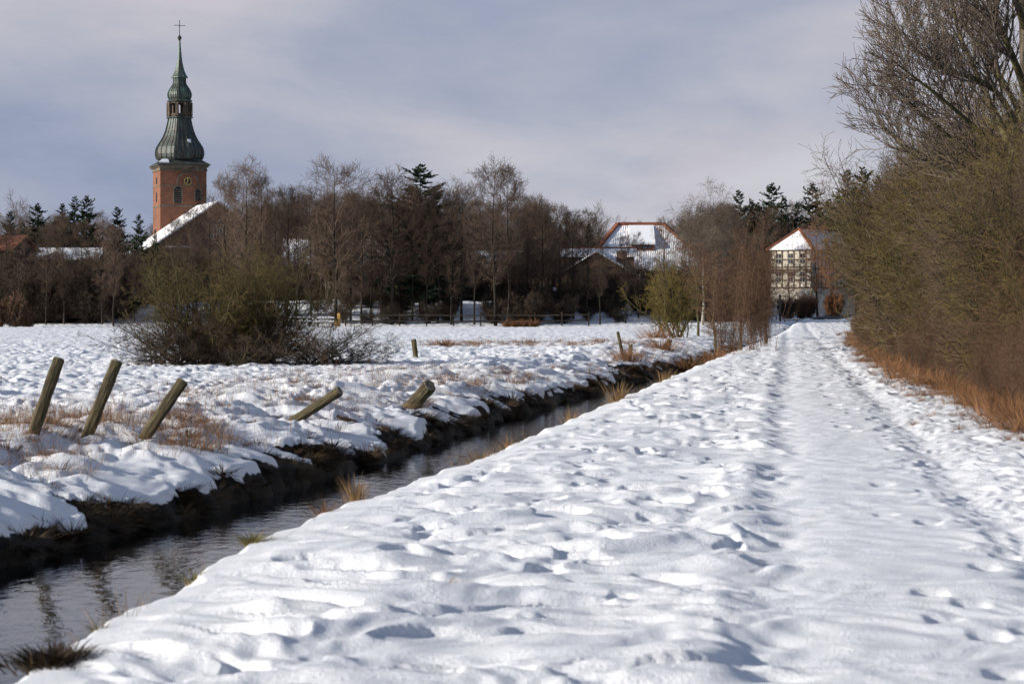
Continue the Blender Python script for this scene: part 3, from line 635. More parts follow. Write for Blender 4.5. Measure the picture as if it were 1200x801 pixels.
gable_house('outbuilding', 700, 252, 7.4, 5, 0, Z_(301, 252), Z_(293.5, 252), 0, 'narrow snow roofed building peeping out behind the brick gable', 'brick_dark', 'roof_snow', rim='tile_red')
g_ = gable_house('brick_house', 706, 240, 9.4, 11, 0, Z_(330, 240), Z_(297, 240), R(-8), 'dark brick gabled house with snow edged roof below the big hipped roof', 'brick_dark', 'roof_snow_thick', axis='y', wins=[(3.1, Z_(351, 234), 1.3, 1.3), (-1, Z_(351, 234), 1.3, 1.3)], th=.14)
m_ = MB(); m_.box(1.5, 2.4, -1, -.1, Z_(312, 240), Z_(294, 240)); m_.build('chimney', M['brick_dark'], g_)
# big hipped roof
e = empty('hipped_house', (xat(752, 266), 266, 0), 'large house with steep red edged hipped roof full of snow and a dormer', 'house'); s2 = 266/F
X_ = lambda px: (px-752)*s2
z3 = [Z_(262.5, 266), Z_(292, 266), Z_(318, 262)]
rows = [[(X_(724), 0), (X_(777), 0)], [(X_(700), -3.3), (X_(807), -3.3), (X_(807), 3.3), (X_(700), 3.3)], [(X_(690), -5.2), (X_(817), -5.2), (X_(817), 5.2), (X_(690), 5.2)]]
m_ = MB(); A, B = [(*p, z3[0]) for p in rows[0]]; c1 = [(*p, z3[1]) for p in rows[1]]; c2 = [(*p, z3[2]) for p in rows[2]]
m_.poly([A, B, c1[1], c1[0]]); m_.poly([B, c1[2], c1[1]]); m_.poly([A, c1[0], c1[3]]); m_.poly([A, c1[3], c1[2], B])
for i in range(4): j = (i+1) % 4; m_.poly([c1[i], c1[j], c2[j], c2[i]])
m_.poly(c2); rf = m_.build('roof', M['roof_snow'], e)
def bar(m_, p, q, w_): 
    p = Vector(p); q = Vector(q); d = q-p; Mx = Matrix.Translation(p)@d.to_track_quat('X', 'Z').to_matrix().to_4x4(); m_.box(0, d.length, -w_, w_, -w_, w_, Mx)
m_ = MB(); bar(m_, A, B, .2); bar(m_, A, c1[0], .2); bar(m_, B, c1[1], .2); bar(m_, A, c1[3], .2); bar(m_, B, c1[2], .2); m_.build('ridge', M['tile_red'], rf)
m_ = MB(); m_.box(X_(693), X_(814), -4.9, 4.9, 0, z3[2]-.01); m_.build('wall', M['brick'], e)
m_ = MB(); dl_, dr_ = X_(738), X_(764); zt, zb = Z_(266, 264), Z_(286.5, 262.6); m_.prism([(dl_, -.5, zt), (dl_, -3.55, zb), (dl_, -3.55, Z_(293.5, 262.6)), (dl_, -.5, Z_(293.5, 262.6))], (dr_-dl_, 0, 0)); dm = m_.build('dormer', M['tile_red'], e)
m_ = MB(); m_.prism([(dl_-.15, -.3, zt+.05), (dl_-.15, -3.8, zb), (dl_-.15, -3.8, zb+.22), (dl_-.15, -.3, zt+.27)], (dr_-dl_+.3, 0, 0)); m_.build('dormer_roof', M['snow_cap'], dm)
m_ = MB()
for k in range(4): x = dl_+.2+k*(dr_-dl_-.3)/4; m_.box(x, x+.45, -3.60, -3.553, Z_(291.6, 262.5), Z_(287.8, 262.5))
m_.build('window', M['glass'], dm)
# half timbered house
Yt = 292; e = empty('timber_house', (xat(927, Yt)+3.1, Yt+3.5, 0), 'white half timbered house with dark beams and snowy hip beyond the path end', 'house', rz=R(-35))
W, D = 5.7, 11.2; hx = W/2; y0 = -D/2; zb, zf, ze, zr = .3, Z_(338, Yt), Z_(292, Yt), Z_(267.5, Yt)
m_ = MB(); m_.box(-hx, hx, y0, D/2, zb, zf); m_.build('ground_floor', M['plaster'], e)
m_ = MB(); m_.box(-hx-.06, hx+.06, y0-.06, D/2, zf+.002, ze+.2); m_.build('wall', M['plaster'], e)
m_ = MB(); yf0 = y0-.12
fl = [zf, (zf+ze)/2-.05, (zf+ze)/2+.35, ze]
for k in range(8): x = -hx+.04+k*(W-.08)/7; m_.box(x-.09, x+.09, yf0, y0-.062, zf+.1, ze)
for z in (zf+.1, zf+1.0, zf+2.0, (zf+ze)/2-.12, (zf+ze)/2+.2, (zf+ze)/2+1.1, ze-.15): m_.box(-hx-.1, hx+.1, yf0-.02, y0-.064, z-.09, z+.09)
for k in range(12): y = y0+.3+k*(D-.4)/11; m_.box(hx+.062, hx+.13, y-.09, y+.09, zf+.1, ze)
for z in (zf+.1, zf+1.3, (zf+ze)/2, (zf+ze)/2+1.2, ze-.15): m_.box(hx+.064, hx+.15, y0, D/2, z-.09, z+.09)
m_.build('beams', M['timber'], e)
wl = []
for z in (zf+.75, (zf+ze)/2+.6):
    for x in (-1.62, -.0, 1.62): wl.append((x, z, .82, 1.25))
windows(e, [w__ for w__ in wl], y0-.14)
windows(e, [(-1.5, zb+1.2, .9, 1.3), (1.2, zb+1.2, .9, 1.3)], y0-.003)
ov = .35; zo = ze-.1; ap = (0, y0+2.1, zr); bk = (0, D/2+.3, zr)
cl_, cr_ = (-hx-ov, y0-ov, zo), (hx+ov, y0-ov, zo); bl_, br_ = (-hx-ov, D/2+ov, zo), (hx+ov, D/2+ov, zo)
m_ = MB(); m_.poly([cl_, cr_, ap]); m_.poly([cr_, br_, bk, ap]); m_.poly([ap, bk, bl_, cl_]); m_.poly([bl_, bk, br_]); m_.poly([cl_, bl_, br_, cr_]); rf = m_.build('roof', M['roof_snow_thick'], e)
m_ = MB(); bar(m_, cl_, ap, .17); bar(m_, cr_, ap, .17); bar(m_, ap, bk, .13); m_.build('ridge', M['tile_red'], rf)
# ------------------------------------------------------------------ the tree row beyond the meadow
AL = [alder(100+i, 14, 1.0, .014, [1.0, .85, .7, .95, .8, 1.1][i], [.24, .3, .2, .34, .28, .22][i], [62, 55, 66, 60, 52, 64][i]) for i in range(6)]
FO = [forked(200, 14, .014), forked(201, 14, .014, .8, .8), forked(202, 14, .013, .9, .3, -.5), forked(203, 14, .012, .5, 1.3, .3, 12, 18)]
SP = [spruce(300, 14, .33), spruce(301, 14, .40), spruce(302, 14, .27)]
SH = [shrub(400, 4, 16, 38, .011, n2=12, n3=7), shrub(401, 4, 20, 50, .011, n2=12, n3=7)]
def base_z(x, y): return gz(x, y)
row = [  # px, top row, distance, alder variant, label or None
 (-14, 256, 214, 0, None), (8, 262, 222, 1, None), (30, 262, 213, 2, None), (54, 270, 211, 3, None), (75, 256, 212, 4, None), (97, 265, 216, 1, None), (120, 262, 212, 2, None), (133, 270, 210, 4, None), (158, 296, 214, 4, None),
 (206, 262, 216, 4, None), (226, 250, 214, 4, None), (246, 236, 216, 2, None), (262, 214, 214, 1, None), (289, 199, 211, 0, 'tall broad bare alder just right of the church roof'), (306, 214, 211, 4, None), (322, 228, 216, 2, None), (336, 226, 212, 1, None), (348, 236, 214, 4, None), (364, 232, 211, 2, None),
 (394, 200, 209.5, 5, 'thickest trunked bare alder rising beside the snowy benches'), (411, 232, 214, 4, None), (424, 230, 211, 2, None), (435, 240, 213, 4, None), (447, 222, 216, 1, None), (459, 209, 211, 0, None), (468, 232, 216, 2, None), (483, 226, 214, 1, None), (500, 236, 212, 4, None), (513, 226, 213, 3, None), (529, 230, 211, 2, None), (541, 224, 214, 1, None), (556, 240, 211, 4, None),
 (581, 200, 209.5, 0, 'tall bare alder with wide crown, left one of the twin pair'), (595, 206, 210.5, 3, 'tall bare alder, slimmer right one of the twin pair'), (606, 232, 214, 4, None), (619, 240, 218, 2, None), (634, 246, 216, 3, None), (655, 246, 219, 1, None), (672, 252, 216, 4, None), (688, 250, 214, 2, None), (703, 272, 211, 4, None), (733, 280, 212, 4, None), (748, 276, 216, 2, None), (779, 262, 211, 3, 'thin bare alder standing in front of the right end of the hipped roof')]
marks = [(-60, 'the left edge of the photo'), (178, 'the church nave'), (394, 'the thickest alder trunk'), (581, 'the twin tall alders'), (706, 'the dark brick gable')]
ordn = ['first', 'second', 'third', 'fourth', 'fifth', 'sixth', 'seventh', 'eighth', 'ninth', 'tenth', 'eleventh', 'twelfth', 'thirteenth', 'fourteenth']
AE = []
cnt = {}
for (px, ty, Y, v, lab) in row:
    x = xat(px, Y); z = base_z(x, Y); h = Z_(ty, Y)-z
    if lab is None:
        mk = [m__ for m__ in marks if m__[0] <= px][-1]
        k = cnt.get(mk[1], 0); cnt[mk[1]] = k+1; lab = 'bare alder in the meadow row, %s right of %s' % (ordn[k], mk[1])
    thick = 1.35 if px == 394 else 1
    e, pr = plant('alder_tree', AL[v], (x, Y, z), lab, 'tree', 'bare alders along the far edge of the meadow', random.uniform(0, 6.28), (h/14*random.uniform(.62, .9)*thick, h/14*random.uniform(.62, .9)*thick, h/14), ('bark_dark', 'twig_alder'))
    AE.append(pr)
def tree_at(name, meshes, H0, px, ty, Y, label, group=None, mats=('bark_dark', 'twig_grey'), wx=1, cat='tree', rz=None):
    x = xat(px, Y); z = base_z(x, Y); h = Z_(ty, Y)-z
    return plant(name, meshes, (x, Y, z), label, cat, group, random.uniform(0, 6.28) if rz is None else rz, (h/H0*wx, h/H0*wx, h/H0), mats)
FE = []
for (px, ty, Y, v, lab) in [(316, 206, 262, 3, 'slim upright pale poplar just left of the pale pair behind the alders'), (337, 204, 255, 3, 'slim upright pale poplar behind the alders, second of the pale pair'), (372, 212, 266, 1, 'bushy bare tree behind the row left of the thickest alder'), (420, 214, 268, 1, 'bushy bare tree behind the row right of the thickest alder'), (440, 222, 262, 0, 'rounded bare tree behind the alders left of the dark spruce'), (538, 220, 236, 2, 'bare tree with bowed branch tips right of the dark spruce'), (555, 226, 264, 2, 'second bare tree with bowed tips right of the dark spruce'), (30, 236, 270, 0, 'round pale bare crown above the red roof at left'), (640, 240, 250, 0, 'rounded bare crown right of the twin tall alders'), (662, 242, 262, 1, 'bare crown left of the hipped roof'), (690, 246, 270, 0, 'bare crown touching the left slope of the hipped roof')]:
    e, pr = tree_at('bare_tree', FO[v], 14, px, ty, Y, lab, 'bare trees behind the alder row', wx=.8 if v == 3 else .9, mats=('bark', 'twig_grey')); FE.append(pr)
for (px, ty, Y, v, lab) in [(494, 191, 217, 1, 'tall dark spruce standing clear above the middle of the row'), (182, 268, 222, 2, 'narrow dark spruce in front of the snowy nave roof'), (12, 246, 262, 0, 'dark spruce top nearest the left edge of the photo'), (44, 237, 262, 1, 'dark spruce above the gap right of the red roof'), (73, 237, 266, 0, 'broad dark spruce left of the two tallest spruces near the church'), (88, 229, 268, 2, 'left of the two tallest spruces left of the church'), (101, 228, 266, 1, 'right of the two tallest spruces left of the church'), (138, 241, 270, 0, 'dark spruce midway between the tall pair and the church tower'), (163, 250, 262, 2, 'small dark spruce just left of the church tower'), (690, 262, 262, 2, 'small dark spruce left of the hipped roof'),
    (866, 221, 330, 0, 'leftmost spruce top on the skyline right of the hipped house'), (880, 232, 320, 2, 'low spruce top right beside the leftmost skyline spruce'), (904, 213, 330, 1, 'pointed spruce on the skyline left of the timber house'), (918, 228, 325, 2, 'lower spruce touching the pointed skyline spruce'), (888, 236, 322, 1, 'dark spruce top between the leftmost and the pointed skyline spruces'), (934, 236, 322, 0, 'low spruce between the pointed and the broad skyline spruces'), (972, 232, 318, 1, 'dark spruce right beside the broad skyline spruce'), (848, 246, 318, 2, 'dark spruce showing between the birches'), (953, 213, 325, 1, 'broad spruce on the skyline above the timber house'), (992, 197, 300, 0, 'tall spruce left of two on the skyline by the hedge'), (1010, 194, 300, 1, 'tall spruce right of two on the skyline by the hedge'), (1028, 204, 290, 0, 'spruce half hidden behind the hedge crowns'), (800, 256, 270, 2, 'dark spruce behind the pale birch')]:
    tree_at('spruce_tree', SP[v], 14, px, ty, Y, lab, 'spruces behind the village', wx=.95 if px not in (494, 182) else (1.35 if px == 494 else .6), mats=('bark_dark', 'needles'))
for (px, ty, Y, v, lab) in [(823, 224, 205, 2, 'pale stemmed birch with drooping twigs left of the timber house'), (846, 230, 215, 2, 'birch with fine dark twigs right beside the pale stemmed birch'), (808, 240, 225, 2, 'birch with sparse crown at the right end of the hipped roof')]:
    tree_at('birch_tree', FO[v], 14, px, ty, Y, lab, 'birches by the path', mats=('bark_birch', 'twig_grey'), wx=.8)
for (px, ty, Y, v, w_, lab) in [(958, 270, 268, 0, 1.05, 'rust brown bare tree spreading in front of the timber house'), (975, 285, 262, 3, .9, 'second rust brown tree half hidden by the hedge'), (926, 318, 256, 3, 1.5, 'small drooping rust tree below the timber wall')]:
    tree_at('beech_tree', AL[v], 14, px, ty, Y, lab, 'rust coloured trees by the timber house', mats=('bark_dark', 'twig_rust'), wx=w_)
# back wood and undergrowth, too dense to count
g = np.random.default_rng(5)
def clear(px, Y):
    for (a0, a1, Yh) in ((100, 272, 322), (330, 465, 262), (545, 618, 258), (645, 815, 270), (892, 998, 300), (46, 114, 254), (-40, 40, 238)):
        if a0-10 < px < a1+10 and Y < Yh+5: return False
    return True
pts = []
while len(pts) < 520:
    px = g.uniform(-130, 1110); Y = g.uniform(228, 345)
    if not clear(px, Y): continue
    x = xat(px, Y)
    if px > 860 and Y < 300: continue
    top = 256 if px < 200 else (244 if px < 640 else (264 if px < 790 else 238)); top += g.uniform(-4, 22)
    if 800 < px: top -= 4
    if 700 < px < 800: top = g.uniform(266, 290)
    pts.append((x, Y, 2.0 if px < 780 else .8, (Z_(top, Y)-2.0)/14))
for i in range(46):
    px = g.uniform(262, 660); Y = g.uniform(228, 262)
    if clear(px, Y): pts.append((xat(px, Y), Y, 2.0, (Z_(g.uniform(216, 250), Y)-2.0)/14))
for i in range(9): px = g.uniform(374, 426); Y = g.uniform(225, 231); pts.append((xat(px, Y), Y, 1.8, (Z_(g.uniform(232, 262), Y)-1.8)/14))
for i in range(9): px = g.uniform(350, 640); Y = g.uniform(220, 229); pts.append((xat(px, Y), Y, 1.6, (Z_(g.uniform(235, 285), Y)-1.6)/14))
scatter('wood', [AE[0], AE[1], FE[0], FE[2], FE[5], AE[9]], pts, 'dark leafless wood filling the ground behind the alder row', 'wood', 3, .85, 1.05, .02)
pts = []
while len(pts) < 1500:
    px = g.uniform(-130, 1000); Y = g.uniform(213 if px < 150 else 232, 262)
    if px > 780: Y = g.uniform(215, 330)
    if 868 < px < 1012 and Y < 305: continue
    if g.random() < .35 and 150 < px < 780: continue
    pts.append((xat(px, Y), Y, gz(xat(px, Y), Y)-.1, g.uniform(.55, 1.1)*(1.0 if px < 620 or px > 800 else .75)))
for i in range(60): px = g.uniform(560, 770) if i % 3 else g.uniform(400, 560); Y = g.uniform(211, 226); pts.append((xat(px, Y), Y, gz(xat(px, Y), Y)-.1, g.uniform(.25, .6)))
e1, s1 = tree_at('shrub', SH[0], 4, 372, 340, 219, 'twiggy pale brown shrub beside the snowy benches', mats=('bark_dark', 'twig_red'), cat='shrub')
SHD = [shrub(410, 4, 22, 42, .012, n2=13, n3=8), shrub(411, 4, 26, 36, .012, n2=13, n3=8)]
e2, s2_ = tree_at('shrub', SHD[0], 4, 655, 356, 214, 'round dark leafless shrub on the snow slope right of the twin alders', mats=('bark_dark', 'twig_dark'), cat='shrub')
e3, s3_ = tree_at('shrub', SHD[1], 4, 715, 345, 217, 'dense dark leafless shrub in front of the brick gable', mats=('bark_dark', 'twig_dark'), cat='shrub')
scatter('undergrowth', [s2_, s3_], pts, 'dark tangled undergrowth beneath the wood', 'undergrowth', 4, .8, 1.2, .08)
# ------------------------------------------------------------------ shrubs nearer by
def shrub_at(px, Y, h, meshes, H0, label, group=None, mats=('bark_moss', 'twig_olive'), w_=1, rz=0, cat='bush', name='bush', dz=0):
    x = xat(px, Y); sc = h/H0
    return plant(name, meshes, (x, Y, gz(x, Y)+dz), label, cat, group, rz, (sc*w_, sc*w_, sc), mats)
BU = shrub(500, 3, 36, 46, .0042, 1.8, .5, 17, 6, low=.05, r0=.035, wob=.16)
BL = shrub(501, 3, 34, 68, .0050, 2.0, .35, 13, 6, r0=.03, wob=.14)
BY = shrub(502, 3.5, 20, 42, .007, 2.0, .35, 13, 6, r0=.04, wob=.15)
BR = shrub(503, 4, 30, 20, .0055, 2.6, .2, 13, 5, low=.03, r0=.016, wob=.12)
shrub_at(243, 66, 2.9, BU, 3, 'big domed olive green leafless bush in the meadow', 'the meadow bush', w_=.95, rz=1)
shrub_at(300, 66.6, 2.9, BU, 3, 'olive bush growing into the right side of the big dome', 'the meadow bush', w_=.95, rz=2.9)
shrub_at(205, 65.6, 1.7, BL, 3, 'low dark sprawling bush at the left foot of the big dome', 'the meadow bush', ('bark_dark', 'twig_dark'), w_=1.25, rz=.6)
shrub_at(285, 65, 1.3, BL, 3, 'low dark sprawling bush under the middle of the big dome', 'the meadow bush', ('bark_moss', 'twig_dark'), w_=1.5, rz=4)
shrub_at(375, 65.5, 1.5, BL, 3, 'low dark bush sprawling to the right of the big dome', 'the meadow bush', ('bark_dark', 'twig_dark'), w_=1.5, rz=3)
shrub_at(792, 124, 3.6, BY, 3.5, 'yellow green leafless bush beside the upper ditch', w_=.85, mats=('bark_moss', 'twig_yellow'))
shrub_at(880, 90, 4.1, BR, 4, 'red brown thicket of upright stems at the ditch end beside the path', 'stems at the ditch end', ('twig_red', 'twig_red'), w_=.5, rz=.4)
shrub_at(852, 93, 3.2, BR, 4, 'red brown upright stems left of the thicket at the ditch end', 'stems at the ditch end', ('twig_red', 'twig_red'), w_=.45, rz=2.4)
shrub_at(896, 98, 3.2, BR, 4, 'red brown upright stems at the right rear of the ditch end thicket', 'stems at the ditch end', ('twig_red', 'twig_red'), w_=.35, rz=4.4)
for px, Y, ty, v, lab in [(868, 95, 296, 4, 'young alder rising from the red brown thicket beside the path'), (838, 108, 300, 2, 'young alder between the yellow bush and the thicket'), (818, 130, 290, 4, 'young alder right behind the yellow green bush'), (898, 110, 300, 1, 'young slim alder at the right side of the thicket')]:
    tree_at('young_alder', AL[v], 14, px, ty, Y, lab, 'young alders by the path', mats=('bark_moss', 'twig_red'), wx=1.3)
# ------------------------------------------------------------------ the thicket right of the path
HO = shrub(600, 5, 40, 20, .0058, 1.6, .45, 17, 8, low=.06, r0=.04, wob=.14); HO2 = shrub(601, 5, 36, 25, .0062, 1.8, .5, 17, 8, low=.05, r0=.04, wob=.16)
HO3 = shrub(603, 5, 36, 22, .0056, 1.8, .45, 16, 8, low=.05, r0=.04, wob=.15)
HR = shrub(602, 3.2, 60, 14, .0034, 2.2, .3, 11, 5, low=.08, r0=.010, wob=.07)
def hx_at(Y, d): return Xh(Y)+d
def hedge(Y, d, h, meshes, H0, label, mats, rz, w_=1):
    x = float(hx_at(Y, d)); sc = h/H0; return plant('hedge_shrub', meshes, (x, Y, gz(x, Y)-.05), label, 'shrub', 'shrubs of the thicket right of the path', rz, (sc*w_, sc*w_, sc), mats)
_, p1 = hedge(44, 2.4, 3.9, HO, 5, 'olive leafless shrub bulging out of the thicket by the path', ('bark_moss', 'twig_olive'), 0)
_, p2 = hedge(64, 2.5, 4.4, HO2, 5, 'olive brown leafless shrub halfway along the thicket', ('bark_moss', 'twig_olive'), 2)
_, p3 = hedge(33.5, 1.0, 1.7, HR, 3.2, 'fine red brown switches at the near right end of the thicket', ('bark', 'twig_red'), 1)
_, p4 = hedge(52, 2.3, 4.2, HO3, 5, 'brown leafless shrub in the middle of the thicket', ('bark', 'twig_alder'), 3)
pts = []; Y = 27.0
while Y < 215:
    st = max(.9, Y*.021)
    for d in (2.3, 3.5, 5.0):
        yy_ = Y+g.uniform(-.5, .5)*st; x = float(Xh(yy_))+d+g.uniform(-.75, .75)+.5*float(pn(np.array([yy_*.12]), np.array([0.]), 93)[0])+max(0, yy_-60)*.022
        hh = (2.35+1.9*ss(34, 72, yy_)+.6*ss(80, 160, yy_))+.4*(d-1.5)
        pts.append((x, yy_, gz(x, yy_)-.05, hh/5*g.uniform(.62, 1.2)))
    Y += st
scatter('thicket', [p1, p2, p1, p2, p4], pts, 'dense olive brown leafless thicket along the right of the snowy path', 'thicket', 6, .92, 1.08, .05)
pts = []; Y = 26.5
while Y < 170:
    st = max(.30, Y*.0105); 
    for d in ((.55, 1.1) if Y < 120 else (.5,)):
        yy_ = Y+g.uniform(-.5, .5)*st; x = float(Xh(yy_))+d+.25+g.uniform(-.25, .25); near = 1-ss(34, 60, yy_)
        pts.append((x, yy_, gz(x, yy_)-.03, g.uniform(.13, .30)*(1+.3*near)*(1+.9*(g.random() < .12))))
    Y += st
scatter('switches', [p3], pts, 'red brown fine switches along the foot of the thicket', 'undergrowth', 7, .85, 1.15, .10)
# trees standing over the thicket
def limb(pts, r0, r1, k=14):
    pts = [(1232-(1232-a_)*.80-14 if a_ < 1232 else a_-14, b_, c_) for a_, b_, c_ in pts]; P = np.array([tuple(at(*p)) for p in pts]); tt = np.linspace(0, 1, len(P)); t = np.linspace(0, 1, k)
    # Catmull-like smoothing through repeated interpolation
    Q = np.stack([np.interp(t, tt, P[:, i]) for i in range(3)], 1)
    for _ in range(2): Q[1:-1] = (Q[:-2]+2*Q[1:-1]+Q[2:])/4
    return Q, r0*(1-t)+r1*t
def stackl(ls): return np.stack([l[0] for l in ls]), np.stack([l[1] for l in ls])
tr = stackl([limb([(1232, 540, 53), (1228, 350, 53), (1222, 215, 53), (1216, 90, 53.3), (1210, -60, 53.6)], .30, .15)])
LB = stackl([limb(p, r0, .016) for p, r0 in [
    ([(1226, 262, 53), (1178, 215, 52.6), (1140, 186, 52.2), (1100, 160, 52), (1050, 128, 51.8), (1008, 92, 51.5)], .085),
    ([(1222, 215, 53), (1185, 165, 53.6), (1160, 120, 54), (1128, 66, 54.3), (1106, 25, 54.5), (1100, -40, 54.5)], .105),
    ([(1222, 200, 53), (1188, 120, 52.5), (1150, 93, 52), (1100, 85, 51.6), (1052, 62, 51.2), (1030, 35, 51)], .085),
    ([(1226, 300, 53), (1160, 236, 53.8), (1108, 200, 54.4), (1062, 188, 54.8), (1020, 164, 55.2), (992, 135, 55.5)], .075),
    ([(1218, 120, 53.2), (1190, 60, 52.7), (1165, 18, 52.4), (1140, -30, 52)], .10),
    ([(1220, 160, 53.2), (1180, 95, 55), (1130, 40, 56), (1080, -5, 57)], .08),
    ([(1228, 250, 53), (1176, 178, 51), (1112, 130, 50), (1064, 100, 49.5), (1015, 70, 49)], .07),
    ([(1214, 40, 53.4), (1180, -40, 52.5), (1150, -110, 52)], .09),
    ([(1222, 180, 53), (1262, 130, 52.5), (1310, 60, 52)], .10), ([(1220, 100, 53), (1250, 40, 54.5), (1290, -50, 55)], .10)]])
gg = np.random.default_rng(77)
b1 = spawn(LB, 17, .22, .98, lambda t: 1.55*(1.15-.55*t), 36, 9, .55, .010, .75, .07, gg, wind=(-.15, 0, .0))
b2 = spawn(b1, 10, .15, .98, lambda t: .70*(1.2-.5*t), 36, 6, .6, .0065, .45, .10, gg)
b3 = spawn(b2, 5, .15, .98, lambda t: .34, 36, 4, .7, .005, .3, .14, gg)
b4 = spawn(b2, 3, .5, 1, lambda t: .16, 40, 3, .7, .0045, .3, .14, gg)
e = empty('poplar_tree', tuple(at(1232, 505, 53)), 'huge bare tree with upswept limbs leaning over the path from the right edge', 'tree'); e.location.z = 0
off_ = np.array(e.location)
for nm, sets, sd_, mt in (('trunk', [tr], 10, 'bark'), ('limbs', [LB], 7, 'bark_moss'), ('crown', [b1, b2, b3, b4], 3, 'twig_grey')):
    sets = [(P-off_, r_) for P, r_ in sets]; link(nm, treemesh(nm, sets, sd_), M[mt], e)
for (px, ty, Y, v, w_, mts, lab, nm) in [(1140, 196, 72, 1, .8, ('bark_moss', 'twig_olive'), 'mossy bare tree behind the thicket under the huge upswept tree', 'bare_tree'), (1082, 175, 84, 2, 1, ('bark', 'twig_grey'), 'bare tree with bowed twigs standing in the middle of the thicket', 'bare_tree'), (1040, 190, 104, 0, .9, ('bark', 'twig_grey'), 'round crowned bare tree over the far half of the thicket', 'bare_tree'), (1036, 205, 128, 2, .9, ('bark', 'twig_alder'), 'pinkish bare crown at the far end of the thicket', 'bare_tree'), (1022, 222, 165, 2, .9, ('bark_birch', 'twig_alder'), 'last pinkish birch of the thicket next to the skyline spruces', 'birch_tree'), (1196, 205, 60, 1, .8, ('bark', 'twig_grey'), 'bare tree at the right edge of the photo behind the huge tree', 'bare_tree'), (1060, 240, 120, 1, .9, ('bark_dark', 'twig_dark'), 'dark bare tree filling the gap behind the thicket', 'bare_tree'), (1160, 205, 90, 0, .9, ('bark_dark', 'twig_dark'), 'low dark bare crown behind the mossy tree', 'bare_tree'), (1105, 215, 98, 0, .9, ('bark_dark', 'twig_dark'), 'low dark bare crown right of the bowed twig tree', 'bare_tree')]:
    x = max(xat(px, Y), float(Xh(Y))+2.6); z = gz(x, Y); h = Z_(ty, Y)-z
    plant(nm, FO[v], (x, Y, z), lab, 'tree', 'trees over the thicket', g.uniform(0, 6), (h/14*w_, h/14*w_, h/14), mts)
# slender reddish tree hugging the right edge, in front of the big one
RB = forked(700, 8, .0045, .55, 1.0, .2, 14, 16)
plant('slender_tree', RB, (xat(1222, 42), 42, 0), 'slender reddish tree with upright whips at the right edge of the photo', 'tree', None, 1, (.35, .35, .75), ('bark', 'twig_alder'))
pl = spawn(stackl([limb([(1245, 222, 47), (1200, 204, 47), (1158, 193, 47), (1130, 186, 47)], .028, .008)]), 8, .2, .95, .6, 35, 4, .5, .006, .1, .1, gg)
# ------------------------------------------------------------------ posts
def solveY(px, py, Yg):
    Ys_ = np.linspace(Yg*.7, Yg*1.45, 400); z_ = ground((px-CX)/F*Ys_, Ys_)[0]; py_ = HY+(CZ-z_)/Ys_*F
    k_ = np.argmin(np.abs(py_-py)+.02*np.abs(Ys_-Yg)); return float(Ys_[k_])
def post(px, py, Y, tx, ty, r, label, group='old leaning fence posts on the ditch bank', k=9, seed=0, moss=False, ydir=0.0):
    """leaning round post from the ground at (px,py) to the top at pixel (tx,ty)"""
    Y2 = solveY(px, py, Y); r *= Y2/Y; ydir *= 1; Y = Y2
    A = at(px, py, Y); A.z = gz(A.x, A.y)-.12; B = at(tx, ty, Y+ydir); d = B-A; h = d.length
    rg = np.random.default_rng(seed); m_ = MB(); sd_ = 14
    prof = [(r*(1.04 if j == 0 else 1)*(1+.05*math.sin(j*1.9+seed)), h*j/k) for j in range(k+1)]
    m_.lathe([(r*1.02, 0)]+prof[1:]+[(r*.86, h+.012)], sd_, cap=True)
    for i in range(len(m_.v)):
        x, y, z = m_.v[i]; an = math.atan2(y, x); f = 1+.05*math.sin(3*an+seed)+.035*math.sin(7*an+z*5)+rg.uniform(-.025, .025)
        m_.v[i] = (x*f+.012*math.sin(z*4+seed), y*f, z)
    e = empty('fence_post', tuple(A), label, 'post', group); e.rotation_mode = 'QUATERNION'; e.rotation_quaternion = d.to_track_quat('Z', 'Y')
    m_.build('shaft', M['post'], e, smooth=True)
    c_ = MB(); c_.lathe([(r*.83, h+.010), (r*.80, h+.022), (r*.3, h+.016), (.002, h+.015)], sd_, cap=False); c_.build('end_grain', M['endgrain'], e)
    return e
post(35, 508, 30.0, 69, 421, .074, 'thick leaning wooden post, leftmost of the three by the ditch', seed=1)
post(97, 513, 29.6, 137, 424, .072, 'leaning wooden post, middle of the three by the ditch', seed=2)
post(163, 511, 29.6, 214, 447, .072, 'most steeply tilted post of the three by the ditch', seed=3)
post(333, 492, 35, 397, 458, .072, 'mossy post lying nearly flat in the snow with dry grass', seed=4, ydir=-.5)
post(472, 478, 39.0, 503, 452, .115, 'short thick mossy post end jutting from a tussock', seed=5, ydir=-.6)
post(488, 419, 79, 485, 398, .085, 'small upright dark post alone in the snowy meadow', 'dark stakes in the meadow', seed=6)
post(731, 418, 80, 724, 389, .055, 'thin leaning dark stake in a clump of brown brush', 'dark stakes in the meadow', seed=7)
post(739, 417, 81, 739, 404, .07, 'short stub right beside the thin leaning stake', 'dark stakes in the meadow', seed=8)
post(780, 410, 92, 785, 398, .10, 'short broken stump near the yellow green bush', 'dark stakes in the meadow', seed=9)
post(241, 425, 67.5, 241, 404, .09, 'dark upright post inside the foot of the domed bush', 'dark stakes in the meadow', seed=10)
